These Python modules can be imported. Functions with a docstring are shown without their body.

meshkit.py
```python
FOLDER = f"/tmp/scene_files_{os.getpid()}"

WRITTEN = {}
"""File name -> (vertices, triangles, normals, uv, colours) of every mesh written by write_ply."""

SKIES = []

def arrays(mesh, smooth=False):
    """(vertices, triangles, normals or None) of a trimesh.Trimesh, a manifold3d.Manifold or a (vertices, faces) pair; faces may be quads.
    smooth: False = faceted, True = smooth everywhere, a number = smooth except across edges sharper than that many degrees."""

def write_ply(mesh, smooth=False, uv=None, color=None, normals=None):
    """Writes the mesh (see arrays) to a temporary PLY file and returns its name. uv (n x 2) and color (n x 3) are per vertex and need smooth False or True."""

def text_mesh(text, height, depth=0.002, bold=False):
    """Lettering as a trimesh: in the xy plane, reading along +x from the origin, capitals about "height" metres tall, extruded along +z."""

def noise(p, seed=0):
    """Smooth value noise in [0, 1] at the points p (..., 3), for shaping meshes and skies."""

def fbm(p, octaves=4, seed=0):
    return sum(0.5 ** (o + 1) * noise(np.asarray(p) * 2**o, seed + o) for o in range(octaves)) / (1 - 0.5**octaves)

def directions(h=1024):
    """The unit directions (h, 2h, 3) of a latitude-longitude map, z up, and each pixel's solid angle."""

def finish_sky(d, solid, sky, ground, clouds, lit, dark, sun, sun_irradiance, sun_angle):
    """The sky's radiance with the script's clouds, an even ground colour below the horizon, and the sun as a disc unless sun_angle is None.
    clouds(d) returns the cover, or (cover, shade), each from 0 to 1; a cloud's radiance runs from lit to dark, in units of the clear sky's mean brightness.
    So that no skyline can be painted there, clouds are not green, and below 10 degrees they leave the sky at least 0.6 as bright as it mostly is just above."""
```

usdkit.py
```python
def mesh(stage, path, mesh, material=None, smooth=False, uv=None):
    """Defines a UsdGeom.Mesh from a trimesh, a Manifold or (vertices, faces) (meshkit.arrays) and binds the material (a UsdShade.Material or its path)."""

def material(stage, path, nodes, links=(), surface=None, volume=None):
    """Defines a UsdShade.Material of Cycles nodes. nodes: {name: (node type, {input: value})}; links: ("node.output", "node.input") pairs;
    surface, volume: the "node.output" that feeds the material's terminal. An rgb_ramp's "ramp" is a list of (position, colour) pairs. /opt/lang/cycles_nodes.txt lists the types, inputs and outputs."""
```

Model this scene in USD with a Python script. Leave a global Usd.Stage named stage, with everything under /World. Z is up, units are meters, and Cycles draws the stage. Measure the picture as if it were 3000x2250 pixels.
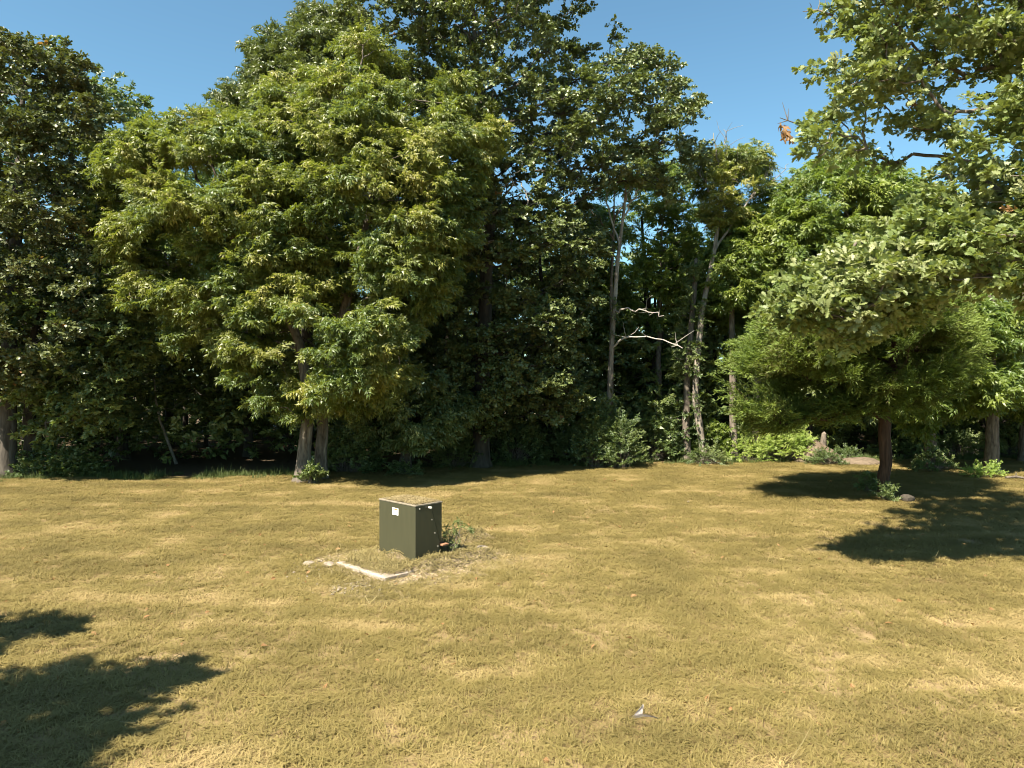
import math
import numpy as np
import shapely
import shapely.geometry as sg
import trimesh
import usdkit
import meshkit
from pxr import Gf, Sdf, Usd, UsdGeom, UsdLux, UsdShade, Vt
from scipy.spatial.transform import Rotation

stage = Usd.Stage.CreateInMemory()
UsdGeom.SetStageUpAxis(stage, UsdGeom.Tokens.z)
UsdGeom.SetStageMetersPerUnit(stage, 1.0)
world = UsdGeom.Xform.Define(stage, '/World')
stage.SetDefaultPrim(world.GetPrim())
UsdGeom.Scope.Define(stage, '/World/Looks')

# ------------------------------------------------------------------ camera, sky, sun, exposure
CAM_H = 2.86
cam = UsdGeom.Camera.Define(stage, '/World/camera')
cam.AddTranslateOp().Set(Gf.Vec3d(0, 0, CAM_H))
cam.AddRotateXOp().Set(90.0)
cam.CreateHorizontalApertureAttr(36.0)
cam.CreateVerticalApertureAttr(27.0)
cam.CreateFocalLengthAttr(24.0)
cam.CreateClippingRangeAttr(Gf.Vec2f(0.05, 5000))
cam.CreateExposureAttr(1.95)

SUN_EL = math.radians(52.0)
SUN_H = np.array([-0.635, -0.772]); SUN_H /= np.linalg.norm(SUN_H)
SUN = np.array([SUN_H[0] * math.cos(SUN_EL), SUN_H[1] * math.cos(SUN_EL), math.sin(SUN_EL)])
sun = UsdLux.DistantLight.Define(stage, '/World/sun')
sun.CreateIntensityAttr(1.2); sun.CreateNormalizeAttr(True); sun.CreateAngleAttr(0.53)
sun.CreateColorAttr(Gf.Vec3f(1.0, 0.91, 0.775))
_r = Gf.Rotation(Gf.Vec3d(0, 0, 1), Gf.Vec3d(*SUN.tolist()))
sun.AddOrientOp().Set(Gf.Quatf(_r.GetQuat()))

dome = UsdLux.DomeLight.Define(stage, '/World/sky')
dome.CreateIntensityAttr(1.0)
sky_mat = usdkit.material(stage, '/World/Looks/sky', {
    's': ('sky_texture', {'sky_type': 'single_scattering', 'sun_disc': False, 'sun_elevation': SUN_EL,
                          'sun_rotation': math.atan2(SUN[0], SUN[1]), 'altitude': 200.0, 'air_density': 1.0,
                          'aerosol_density': 0.6, 'ozone_density': 1.0}),
    't': ('mix', {'mix_type': 'multiply', 'fac': 1.0, 'color2': (0.79, 1.07, 1.02)}),
    'b': ('background_shader', {'strength': 0.052})}, [('s.color', 't.color1'), ('t.color', 'b.color')], surface='b.background')
UsdShade.MaterialBindingAPI.Apply(dome.GetPrim()).Bind(sky_mat)
dome.GetPrim().SetCustomDataByKey('kind', 'structure')

# ------------------------------------------------------------------ helpers
FPX = 2000.0
S = 3000.0 / 2212.0


def P(px, py, d):
    """The point that stands at pixel (px, py) of the 3000 x 2250 photograph, d metres away."""
    return np.array([(px - 1500.0) * d / FPX, d, CAM_H - (py - 1125.0) * d / FPX])


def ground_at(px, py):
    d = CAM_H * FPX / (py - 1125.0)
    return np.array([(px - 1500.0) * d / FPX, d, 0.0])


used = {}


def numbered(parent, name):
    k = used.get((parent, name), 0)
    used[(parent, name)] = k + 1
    return f'{parent}/{name}' + (f'_{k:03d}' if k else '')


def tag(prim, label=None, cat=None, group=None, kind=None):
    for k, v in (('label', label), ('category', cat), ('group', group), ('kind', kind)):
        if v:
            prim.SetCustomDataByKey(k, v)


def thing(name, label, cat, loc=(0, 0, 0), group=None):
    x = UsdGeom.Xform.Define(stage, numbered('/World', name))
    x.AddTranslateOp().Set(Gf.Vec3d(*map(float, loc)))
    tag(x.GetPrim(), label, cat, group)
    return x


def part(parent, name, mesh, mat, smooth=False, origin=(0, 0, 0), label=None, kind=None):
    v, f, _ = meshkit.arrays(mesh)
    v = v - np.asarray(origin)
    base = str(parent.GetPath()) if parent is not None else '/World'
    m = usdkit.mesh(stage, numbered(base, name), (v, f), mat, smooth=smooth)
    tag(m.GetPrim(), label, kind=kind)
    return m


def top_mesh(name, mesh, mat, label, cat, smooth=False, group=None, kind=None):
    m = part(None, name, mesh, mat, smooth)
    tag(m.GetPrim(), label, cat, group, kind)
    return m


def instancer(path, protos, mats, pos, quat, scale, idx, kind='stuff'):
    """A PointInstancer of the prototype meshes; quat is (n, 4) x y z w."""
    pi = UsdGeom.PointInstancer.Define(stage, path)
    tg = []
    for i, p in enumerate(protos):
        m = usdkit.mesh(stage, f'{path}/leaf_spray_{i + 1:03d}', p, mats[i % len(mats)])
        tg.append(m.GetPath())
    pi.CreatePrototypesRel().SetTargets(tg)
    pi.CreatePositionsAttr(Vt.Vec3fArray.FromNumpy(np.asarray(pos, np.float32)))
    q = np.asarray(quat, float)
    pi.CreateOrientationsAttr(Vt.QuathArray([Gf.Quath(float(a[3]), float(a[0]), float(a[1]), float(a[2])) for a in q]))
    sc = np.asarray(scale, np.float32)
    if sc.ndim == 1:
        sc = np.repeat(sc[:, None], 3, 1)
    pi.CreateScalesAttr(Vt.Vec3fArray.FromNumpy(sc))
    pi.CreateProtoIndicesAttr(Vt.IntArray.FromNumpy(np.asarray(idx, np.int32)))
    tag(pi.GetPrim(), kind=kind)
    return pi


class MB:
    """Collects vertices and faces of one mesh."""

    def __init__(self):
        self.v, self.f, self.n = [], [], 0

    def add(self, v, f):
        v = np.asarray(v, float); f = np.asarray(f, int)
        if f.shape[1] == 4:
            f = np.vstack([f[:, [0, 1, 2]], f[:, [0, 2, 3]]])
        self.v.append(v); self.f.append(f + self.n); self.n += len(v)

    def tube(self, pts, radii, sides=5, cap=True):
        p = np.asarray(pts, float); r = np.broadcast_to(radii, (len(p),))
        t = np.gradient(p, axis=0); t /= np.linalg.norm(t, axis=1, keepdims=True) + 1e-12
        ref = np.where(np.abs(t[:, 2:]) < 0.92, [0, 0, 1.0], [1.0, 0, 0])
        ref = np.broadcast_to(ref[len(ref) // 2], ref.shape)
        a = np.cross(t, ref); a /= np.linalg.norm(a, axis=1, keepdims=True) + 1e-12
        b = np.cross(t, a); ang = np.arange(sides) * 2 * np.pi / sides
        v = p[:, None] + r[:, None, None] * (np.cos(ang)[None, :, None] * a[:, None] + np.sin(ang)[None, :, None] * b[:, None])
        i, j = np.meshgrid(np.arange(len(p) - 1), np.arange(sides), indexing='ij')
        q = np.stack([i * sides + j, i * sides + (j + 1) % sides, (i + 1) * sides + (j + 1) % sides, (i + 1) * sides + j], -1).reshape(-1, 4)
        self.add(v.reshape(-1, 3), q)
        if cap:
            e = np.vstack([v[-1], p[-1:] + t[-1] * r[-1]])
            self.add(e, [[k, (k + 1) % sides, sides] for k in range(sides)])

    def get(self):
        return np.vstack(self.v), np.vstack(self.f)


def rgb(r, g, b):
    """Linear colour of an sRGB triple 0..255."""
    c = np.array([r, g, b], float) / 255
    return tuple(np.where(c < 0.04045, c / 12.92, ((c + 0.055) / 1.055) ** 2.4))


# ------------------------------------------------------------------ materials
def leaf_mat(name, c1, c2, c3=None, rough=0.42, spec=0.5, trans=0.3, tcol=None, nscale=0.6, under=None):
    """Foliage: each leaf between c1 and c2, clumps leaning to c3, part of the light shining through."""
    c3 = c3 or c2
    tcol = tcol or (min(1, c2[0] * 1.9), min(1, c2[1] * 2.0), c2[2] * 0.8)
    under = under or tuple(0.5 * (a + b) * 1.25 + 0.008 for a, b in zip(c1, c2))
    nodes = {
        'g': ('geometry', {}),
        'm1': ('mix', {'color1': c1, 'color2': c2}),
        'n': ('noise_texture', {'scale': nscale, 'detail': 2.0, 'roughness': 0.6}),
        'mr': ('map_range', {'from_min': 0.45, 'from_max': 0.65, 'to_min': 0.0, 'to_max': 0.8, 'clamp': True}),
        'm2': ('mix', {'color2': c3}),
        'm3': ('mix', {'color2': under}),
        'p': ('principled_bsdf', {'roughness': rough, 'specular_ior_level': spec}),
        't': ('translucent_bsdf', {'color': tcol}),
        'x': ('mix_closure', {'fac': trans}),
    }
    links = [('g.random_per_island', 'm1.fac'), ('g.position', 'n.vector'), ('n.fac', 'mr.value'), ('mr.result', 'm2.fac'),
             ('m1.color', 'm2.color1'), ('m2.color', 'm3.color1'), ('g.backfacing', 'm3.fac'), ('m3.color', 'p.base_color'),
             ('p.BSDF', 'x.closure1'), ('t.BSDF', 'x.closure2')]
    return usdkit.material(stage, f'/World/Looks/{name}', nodes, links, surface='x.closure')


def bark_mat(name, dark, light, scale=9.0, stretch=0.22, bump=0.6):
    nodes = {
        'g': ('geometry', {}),
        'mp': ('mapping', {'scale': (1.0, 1.0, stretch)}),
        'n': ('noise_texture', {'scale': scale, 'detail': 6.0, 'roughness': 0.65, 'distortion': 0.4}),
        'n2': ('noise_texture', {'scale': 1.7, 'detail': 3.0}),
        'r': ('rgb_ramp', {'ramp': [(0.3, dark), (0.52, tuple(0.5 * (a + b) for a, b in zip(dark, light))), (0.72, light)]}),
        'm': ('mix', {'mix_type': 'multiply', 'fac': 0.5}),
        'r2': ('rgb_ramp', {'ramp': [(0.3, (0.5, 0.5, 0.45)), (0.7, (1, 1, 1))]}),
        'b': ('bump', {'strength': bump, 'distance': 0.03}),
        'p': ('principled_bsdf', {'roughness': 0.9, 'specular_ior_level': 0.2}),
    }
    links = [('g.position', 'mp.vector'), ('mp.vector', 'n.vector'), ('g.position', 'n2.vector'), ('n.fac', 'r.fac'), ('n2.fac', 'r2.fac'),
             ('r.color', 'm.color1'), ('r2.color', 'm.color2'), ('m.color', 'p.base_color'), ('n.fac', 'b.height'), ('b.normal', 'p.normal')]
    return usdkit.material(stage, f'/World/Looks/{name}', nodes, links, surface='p.BSDF')


def plain(name, c, rough=0.6, spec=0.4, var=0.15, scale=20.0, bump=0.0):
    lo = tuple(x * (1 - var) for x in c); hi = tuple(min(1, x * (1 + var)) for x in c)
    nodes = {'g': ('geometry', {}), 'n': ('noise_texture', {'scale': scale, 'detail': 5.0, 'roughness': 0.65}),
             'r': ('rgb_ramp', {'ramp': [(0.3, lo), (0.7, hi)]}),
             'p': ('principled_bsdf', {'roughness': rough, 'specular_ior_level': spec})}
    links = [('g.position', 'n.vector'), ('n.fac', 'r.fac'), ('r.color', 'p.base_color')]
    if bump:
        nodes['b'] = ('bump', {'strength': bump, 'distance': 0.02})
        links += [('n.fac', 'b.height'), ('b.normal', 'p.normal')]
    return usdkit.material(stage, f'/World/Looks/{name}', nodes, links, surface='p.BSDF')


LEAF = {
    'ash': leaf_mat('ash_leaf', (0.060, 0.092, 0.018), (0.165, 0.190, 0.042), (0.235, 0.215, 0.038), rough=0.45, spec=0.5, trans=0.24),
    'oak_dark': leaf_mat('dark_oak_leaf', (0.046, 0.066, 0.018), (0.115, 0.140, 0.045), (0.130, 0.140, 0.045), rough=0.40, spec=0.5, trans=0.14),
    'oak_left': leaf_mat('left_oak_leaf', (0.042, 0.057, 0.017), (0.095, 0.108, 0.036), (0.115, 0.105, 0.036), rough=0.42, spec=0.5, trans=0.13),
    'oak_near': leaf_mat('near_oak_leaf', (0.100, 0.135, 0.036), (0.185, 0.215, 0.075), (0.255, 0.262, 0.125), rough=0.5, spec=0.4, trans=0.22, nscale=0.8),
    'green': leaf_mat('green_leaf', (0.070, 0.110, 0.020), (0.150, 0.195, 0.038), (0.175, 0.205, 0.036), rough=0.45, trans=0.28),
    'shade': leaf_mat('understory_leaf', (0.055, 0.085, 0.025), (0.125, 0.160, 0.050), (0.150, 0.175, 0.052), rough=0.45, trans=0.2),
    'cedar': leaf_mat('cedar_leaf', (0.056, 0.088, 0.014), (0.145, 0.190, 0.030), (0.085, 0.076, 0.022), rough=0.6, spec=0.3, trans=0.2, nscale=.9),
    'bush': leaf_mat('bush_leaf', (0.17, 0.24, 0.05), (0.27, 0.33, 0.09), (0.30, 0.33, 0.10), rough=0.5, trans=0.35),
    'brown': leaf_mat('dead_leaf', (0.14, 0.075, 0.03), (0.24, 0.13, 0.055), (0.28, 0.17, 0.08), rough=0.7, spec=0.2, trans=0.2),
}
BARK = {
    'grey': bark_mat('grey_bark', (0.045, 0.037, 0.030), (0.26, 0.215, 0.17), scale=13, bump=1.0),
    'dark': bark_mat('dark_bark', (0.030, 0.026, 0.021), (0.105, 0.09, 0.072)),
    'pale': bark_mat('pale_dead_wood', (0.11, 0.09, 0.07), (0.42, 0.37, 0.31), scale=12, bump=.9),
    'white': bark_mat('white_dead_limb', (0.24, 0.215, 0.185), (0.50, 0.46, 0.40), scale=14),
    'cedar': bark_mat('cedar_bark', (0.030, 0.017, 0.011), (0.125, 0.072, 0.046), scale=16, stretch=0.1, bump=1.0),
}

# ------------------------------------------------------------------ leaves and sprays (axis +x is the twig, z is up)
def leaf_simple(L, W, wide=0.45, fold=0.25, droop=0.25):
    v = np.array([[0, 0, 0], [wide * L, W / 2, fold * W / 2], [wide * L, 0, 0.02 * L], [wide * L, -W / 2, fold * W / 2], [L, 0, -droop * L]])
    return v, np.array([[0, 2, 1], [0, 3, 2], [1, 2, 4], [2, 3, 4]])


def leaf_round(L, W, fold=0.2, droop=0.15):
    """Broad towards the tip, a short stalk: black-jack oak and the like."""
    xs = [0.0, 0.35, 0.72, 0.95]; ws = [0.06, 0.5, 1.0, 0.55]
    v = []
    for x, w in zip(xs, ws):
        z = -droop * L * x * x
        v += [[x * L, w * W / 2, z + fold * w * W / 2], [x * L, 0, z], [x * L, -w * W / 2, z + fold * w * W / 2]]
    f = []
    for i in range(3):
        a, b = 3 * i, 3 * i + 3
        f += [[a, a + 1, b + 1], [a, b + 1, b], [a + 1, a + 2, b + 2], [a + 1, b + 2, b + 1]]
    return np.array(v), np.array(f)[:, [0, 1, 2]][:, ::-1] * 1


def leaf_lobed(L, W, fold=0.18, droop=0.2, rng=None):
    """White-oak leaf: rounded lobes with deep bays."""
    xs = np.array([0.04, 0.22, 0.32, 0.44, 0.52, 0.68, 0.76, 0.90])
    ws = np.array([0.05, 0.55, 0.20, 0.85, 0.28, 1.0, 0.38, 0.60])
    mid = np.linspace(0.05, 0.95, 5)
    z = lambda x, w: -droop * L * x * x + fold * abs(w) * W / 2
    up = [[x * L, w * W / 2, z(x, w)] for x, w in zip(xs, ws)]
    dn = [[x * L, -w * W / 2, z(x, w)] for x, w in zip(xs - 0.02, ws)]
    tip = [[L, 0, z(1, 0)]]
    base = [[0, 0, 0]]
    v = np.array(base + up + tip + dn)
    n = len(xs)
    m = np.array([[0.3 * L, 0, z(.3, 0)], [0.6 * L, 0, z(.6, 0)], [0.85 * L, 0, z(.85, 0)]])
    v = np.vstack([v, m]); a, b, c = len(v) - 3, len(v) - 2, len(v) - 1
    f = []
    def side(k0, flip):
        idx = [0] + [k0 + i for i in range(n)] + [1 + n]
        near = [a, a, a, a, b, b, c, c, c]
        for i in range(len(idx) - 1):
            f.append([idx[i], near[i], idx[i + 1]] if not flip else [idx[i], idx[i + 1], near[i]])
            if i + 1 < len(near) and near[i + 1] != near[i]:
                f.append([near[i], near[i + 1], idx[i + 1]] if not flip else [near[i], idx[i + 1], near[i + 1]])
    side(1, False); side(2 + n, True)
    return v, np.array(f)


def rot(yaw=0.0, pitch=0.0, roll=0.0):
    return Rotation.from_euler('xyz', [roll, -pitch, yaw]).as_matrix()


def stem(mb, pts, w):
    """A thin three-sided twig."""
    mb.tube(pts, np.linspace(w, w * 0.5, len(pts)), 3, cap=False)


def spray_pinnate(rng, n_leaf=6, L=0.15, W=0.045):
    """A twig with drooping feathered leaves: ash, hickory, walnut."""
    mb = MB(); tw = 0.30
    stem(mb, [[0, 0, 0], [tw, 0, 0.02]], 0.004)
    for k in range(n_leaf):
        x = tw * (0.15 + 0.85 * k / (n_leaf - 1)); yaw = rng.uniform(-1.4, 1.4) if k < n_leaf - 1 else rng.uniform(-.3, .3)
        R = rot(yaw, rng.uniform(-0.35, 0.45), rng.uniform(-0.5, 0.5)); o = np.array([x, 0, 0.01])
        rl = rng.uniform(0.2, 0.3); dr = rng.uniform(0.25, 0.6)
        for j in range(4):
            t = (j + 0.6) / 4.0
            at = np.array([t * rl, 0, -dr * rl * t * t])
            for s in ((-1, 1) if j < 3 else (-1, 0, 1)):
                v, f = leaf_simple(L * rng.uniform(.7, 1.15), W * rng.uniform(.8, 1.2), 0.42, rng.uniform(-0.1, .5), rng.uniform(.15, .5))
                v = v @ rot(s * rng.uniform(0.6, 1.2), -rng.uniform(-.1, 0.8), rng.normal(0, .55)).T + at
                mb.add(v @ R.T + o, f)
    return mb.get()


def spray_rosette(rng, make, n=14, tw=0.32, up=0.35):
    """A twig whose leaves crowd towards its end and point outwards all round."""
    mb = MB()
    stem(mb, [[0, 0, 0], [tw * .5, 0.01, 0.015], [tw, 0, 0.02]], 0.005)
    for k in range(n):
        x = tw * (1 - 0.75 * rng.random() ** 1.6)
        yaw = rng.uniform(-2.3, 2.3) * (1.0 if x > 0.6 * tw else .75)
        v, f = make(rng)
        R = rot(yaw, rng.uniform(-0.6, 0.7) + up * 0.3, rng.normal(0, .75))
        mb.add(v @ R.T + np.array([x, 0, 0.01]), f)
    return mb.get()


def spray_cedar(rng, L=0.46):
    """A flattened plume: a twig with forward pointing side twigs, each set with short scale leaves."""
    mb = MB()
    stem(mb, [[0, 0, 0], [L * .5, 0, 0.02], [L, 0, 0.0]], 0.004)
    for k in range(15):
        t = (k + rng.random()) / 15; s = 1 if k % 2 else -1
        l = L * .55 * (1.1 - t * .75) * rng.uniform(.7, 1.25); yaw = s * rng.uniform(.35, .8); el = rng.normal(0.1, .3)
        o = np.array([t * L, 0, 0.03 * t]); R = rot(yaw, el, rng.uniform(-1.5, 1.5))
        nn = 5
        for q in range(nn):
            u = (q + 0.2) / nn * l; ll = .075 * rng.uniform(.7, 1.3); w = 0.017 * (1.1 - .5 * q / nn)
            R2 = R @ rot(rng.normal(0, .4), rng.normal(.1, .35), rng.uniform(-2, 2))
            v = np.array([[0, -w / 3, 0], [0, w / 3, 0], [ll * .6, w * .5, .004], [ll, 0, .01], [ll * .6, -w * .5, .004]]) @ R2.T + o + R @ np.array([u, 0, 0])
            mb.add(v, [[0, 1, 2], [0, 2, 4], [4, 2, 3]])
    return mb.get()


def protos(kind, n=4, seed=1):
    out = []
    for i in range(n):
        rng = np.random.default_rng(seed * 100 + i)
        if kind == 'ash':
            out.append(spray_pinnate(rng))
        elif kind == 'oak_dark':
            out.append(spray_rosette(rng, lambda r: leaf_round(r.uniform(.11, .17), r.uniform(.07, .11), r.uniform(0, .4), r.uniform(-.1, .35)), 15, .34))
        elif kind == 'oak_near':
            out.append(spray_rosette(rng, lambda r: leaf_lobed(r.uniform(.10, .165), r.uniform(.065, .105), r.uniform(-.1, .35), r.uniform(.0, .4)), 13, .32))
        elif kind == 'broad':
            out.append(spray_rosette(rng, lambda r: leaf_simple(r.uniform(.10, .17), r.uniform(.06, .10), .42, r.uniform(0, .4), r.uniform(.1, .4)), 18, .42))
        elif kind == 'small':
            out.append(spray_rosette(rng, lambda r: leaf_simple(r.uniform(.05, .09), r.uniform(.022, .04), .42, r.uniform(0, .4), r.uniform(.1, .4)), 26, .40))
        elif kind == 'cedar':
            out.append(spray_cedar(rng))
    return out


PROTO = {k: protos(k, 4, s) for s, k in enumerate(['ash', 'oak_dark', 'oak_near', 'broad', 'small', 'cedar'])}

# ------------------------------------------------------------------ trees
def D(pts):
    """Outline points read off the photograph shown 2212 wide -> 3000 wide."""
    return [(x * S, y * S) for x, y in pts]


FINE = 1.6


def crown_from_outline(poly, d0, thick, n, rng, holes=(), zmin=0.25, lean=0.0, shell=0.55, gaps=0.36):
    """Clump centres filling a rounded volume whose outline, d0 metres away, is poly (pixels)."""
    pg = sg.Polygon(poly).buffer(0)
    for h in holes:
        pg = pg.difference(sg.Polygon(h))
    x0, y0, x1, y1 = pg.bounds
    n = int(n * FINE)
    out = []
    edge = pg.boundary
    c = rng.random((n * 18, 4))
    px = x0 + c[:, 0] * (x1 - x0); py = y0 + c[:, 1] * (y1 - y0)
    ok = shapely.contains_xy(pg, px, py)
    px, py, c = px[ok], py[ok], c[ok]
    dist = shapely.distance(shapely.points(px, py), edge) * d0 / FPX
    t = np.clip(dist / thick, 0, 1)
    th = thick * np.sqrt(np.maximum(1 - (1 - t) ** 2, 0.02))
    s = np.sign(c[:, 2] - 0.5) * np.abs(2 * c[:, 2] - 1) ** shell
    d = d0 + th * s + lean * (py - (y0 + y1) / 2) / max(1, (y1 - y0))
    p = np.stack([(px - 1500) * d / FPX, d, CAM_H - (py - 1125) * d / FPX], 1)
    p = p[p[:, 2] > zmin]
    g = meshkit.fbm(p * np.array([.62, .62, 1.05]) + d0 * 3.1, 3, int(d0 * 10))
    p = p[g > np.quantile(g, gaps)]
    return p[:n]


def skeleton(trunk, clumps, rng, tip_r=0.006, expo=2.1):
    """Joins every clump to the tree by greedy growth. trunk: (k, 3). Returns edges as (parent node, child node), nodes, radii, root of every node."""
    nodes = [tuple(p) for p in trunk]; parent = [-1] + list(range(len(trunk) - 1)); path = [0.0] * len(trunk)
    kids = len(trunk)
    axis = np.asarray(trunk)
    dd = np.min(np.linalg.norm(clumps[:, None] - axis[None], axis=2), axis=1)
    order = np.argsort(dd)
    N = np.zeros((len(trunk) + len(clumps) * 4, 3)); N[:kids] = axis; L = np.zeros(len(N)); par = np.full(len(N), -1)
    par[1:kids] = np.arange(kids - 1)
    cnt = kids; leafnode = np.zeros(len(clumps), int)
    start = max(1, int(kids * 0.25))
    usable = np.zeros(len(N), bool); usable[start:kids] = True
    for i in order:
        c = clumps[i]
        v = c - N[:cnt]; dl = np.linalg.norm(v, axis=1)
        cost = dl + 0.35 * L[:cnt] + 0.9 * np.maximum(0, N[:cnt, 2] - c[2] + 0.15 * dl) + np.where(usable[:cnt], 0, 1e6)
        k = int(np.argmin(cost)); a = N[k]; ln = dl[k]
        m = 3 if ln > 0.5 else 1
        prev = k
        for j in range(1, m + 1):
            t = j / m
            q = a + (c - a) * t + np.array([0, 0, 0.10 * ln * math.sin(math.pi * t)]) + (rng.normal(0, 0.05, 3) * ln * (j < m))
            N[cnt] = q; par[cnt] = prev; L[cnt] = L[prev] + ln / m; usable[cnt] = True
            prev = cnt; cnt += 1
        leafnode[i] = prev
    N, par = N[:cnt], par[:cnt]
    acc = np.zeros(cnt)
    acc[leafnode] += tip_r ** expo
    for k in range(cnt - 1, kids - 1, -1):
        acc[k] = max(acc[k], tip_r ** expo)
        acc[par[k]] += acc[k]
    r = acc ** (1 / expo)
    root = np.full(cnt, -1)
    for k in range(kids, cnt):
        root[k] = k if par[k] < kids else root[par[k]]
    return N, par, r, root, kids


def spray_frames(c, away, rng, n, rad, flat=0.55, droop=0.0):
    """Positions and quaternions of n sprays in a clump round c; away: the direction out of the crown."""
    o = rng.normal(0, 1, (n, 3)); o /= np.linalg.norm(o, axis=1, keepdims=True); o *= rng.random((n, 1)) ** 0.5 * rad
    o[:, 2] *= flat
    x = o / rad + 0.7 * away + rng.normal(0, 0.5, (n, 3)); x[:, 2] = x[:, 2] * 0.6 - droop
    x /= np.linalg.norm(x, axis=1, keepdims=True)
    up = np.array([0, 0, 1.0]) + 0.3 * SUN + rng.normal(0, 0.55, (n, 3))
    y = np.cross(up, x); y /= np.linalg.norm(y, axis=1, keepdims=True)
    z = np.cross(x, y)
    R = np.stack([x, y, z], 2)
    return c + o - x * 0.15, Rotation.from_matrix(R).as_quat()


def trunk_mesh(pts, radii, sides=14, seed=0, flare=1.5, steps=24):
    """A trunk along pts with root flare and uneven bark ridges."""
    pts = np.asarray(pts, float); radii = np.asarray(radii, float)
    s = np.linspace(0, 1, len(pts)); q = np.linspace(0, 1, steps) ** 1.25
    p = np.stack([np.interp(q, s, pts[:, k]) for k in range(3)], 1)
    r = np.interp(q, s, radii)
    h = p[:, 2] - p[0, 2]
    r = r * (1 + (flare - 1) * np.exp(-h / 0.22))
    mb = MB(); mb.tube(p, r, sides)
    v, f = mb.get()
    n = len(p) * sides
    c = np.repeat(p, sides, 0); d = v[:n] - c
    w = meshkit.fbm(v[:n] * np.array([9, 9, 1.6]) + seed * 7.7, 3)
    v[:n] = c + d * (1 + 0.34 * (w - 0.5))[:, None]
    return v, f


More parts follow.
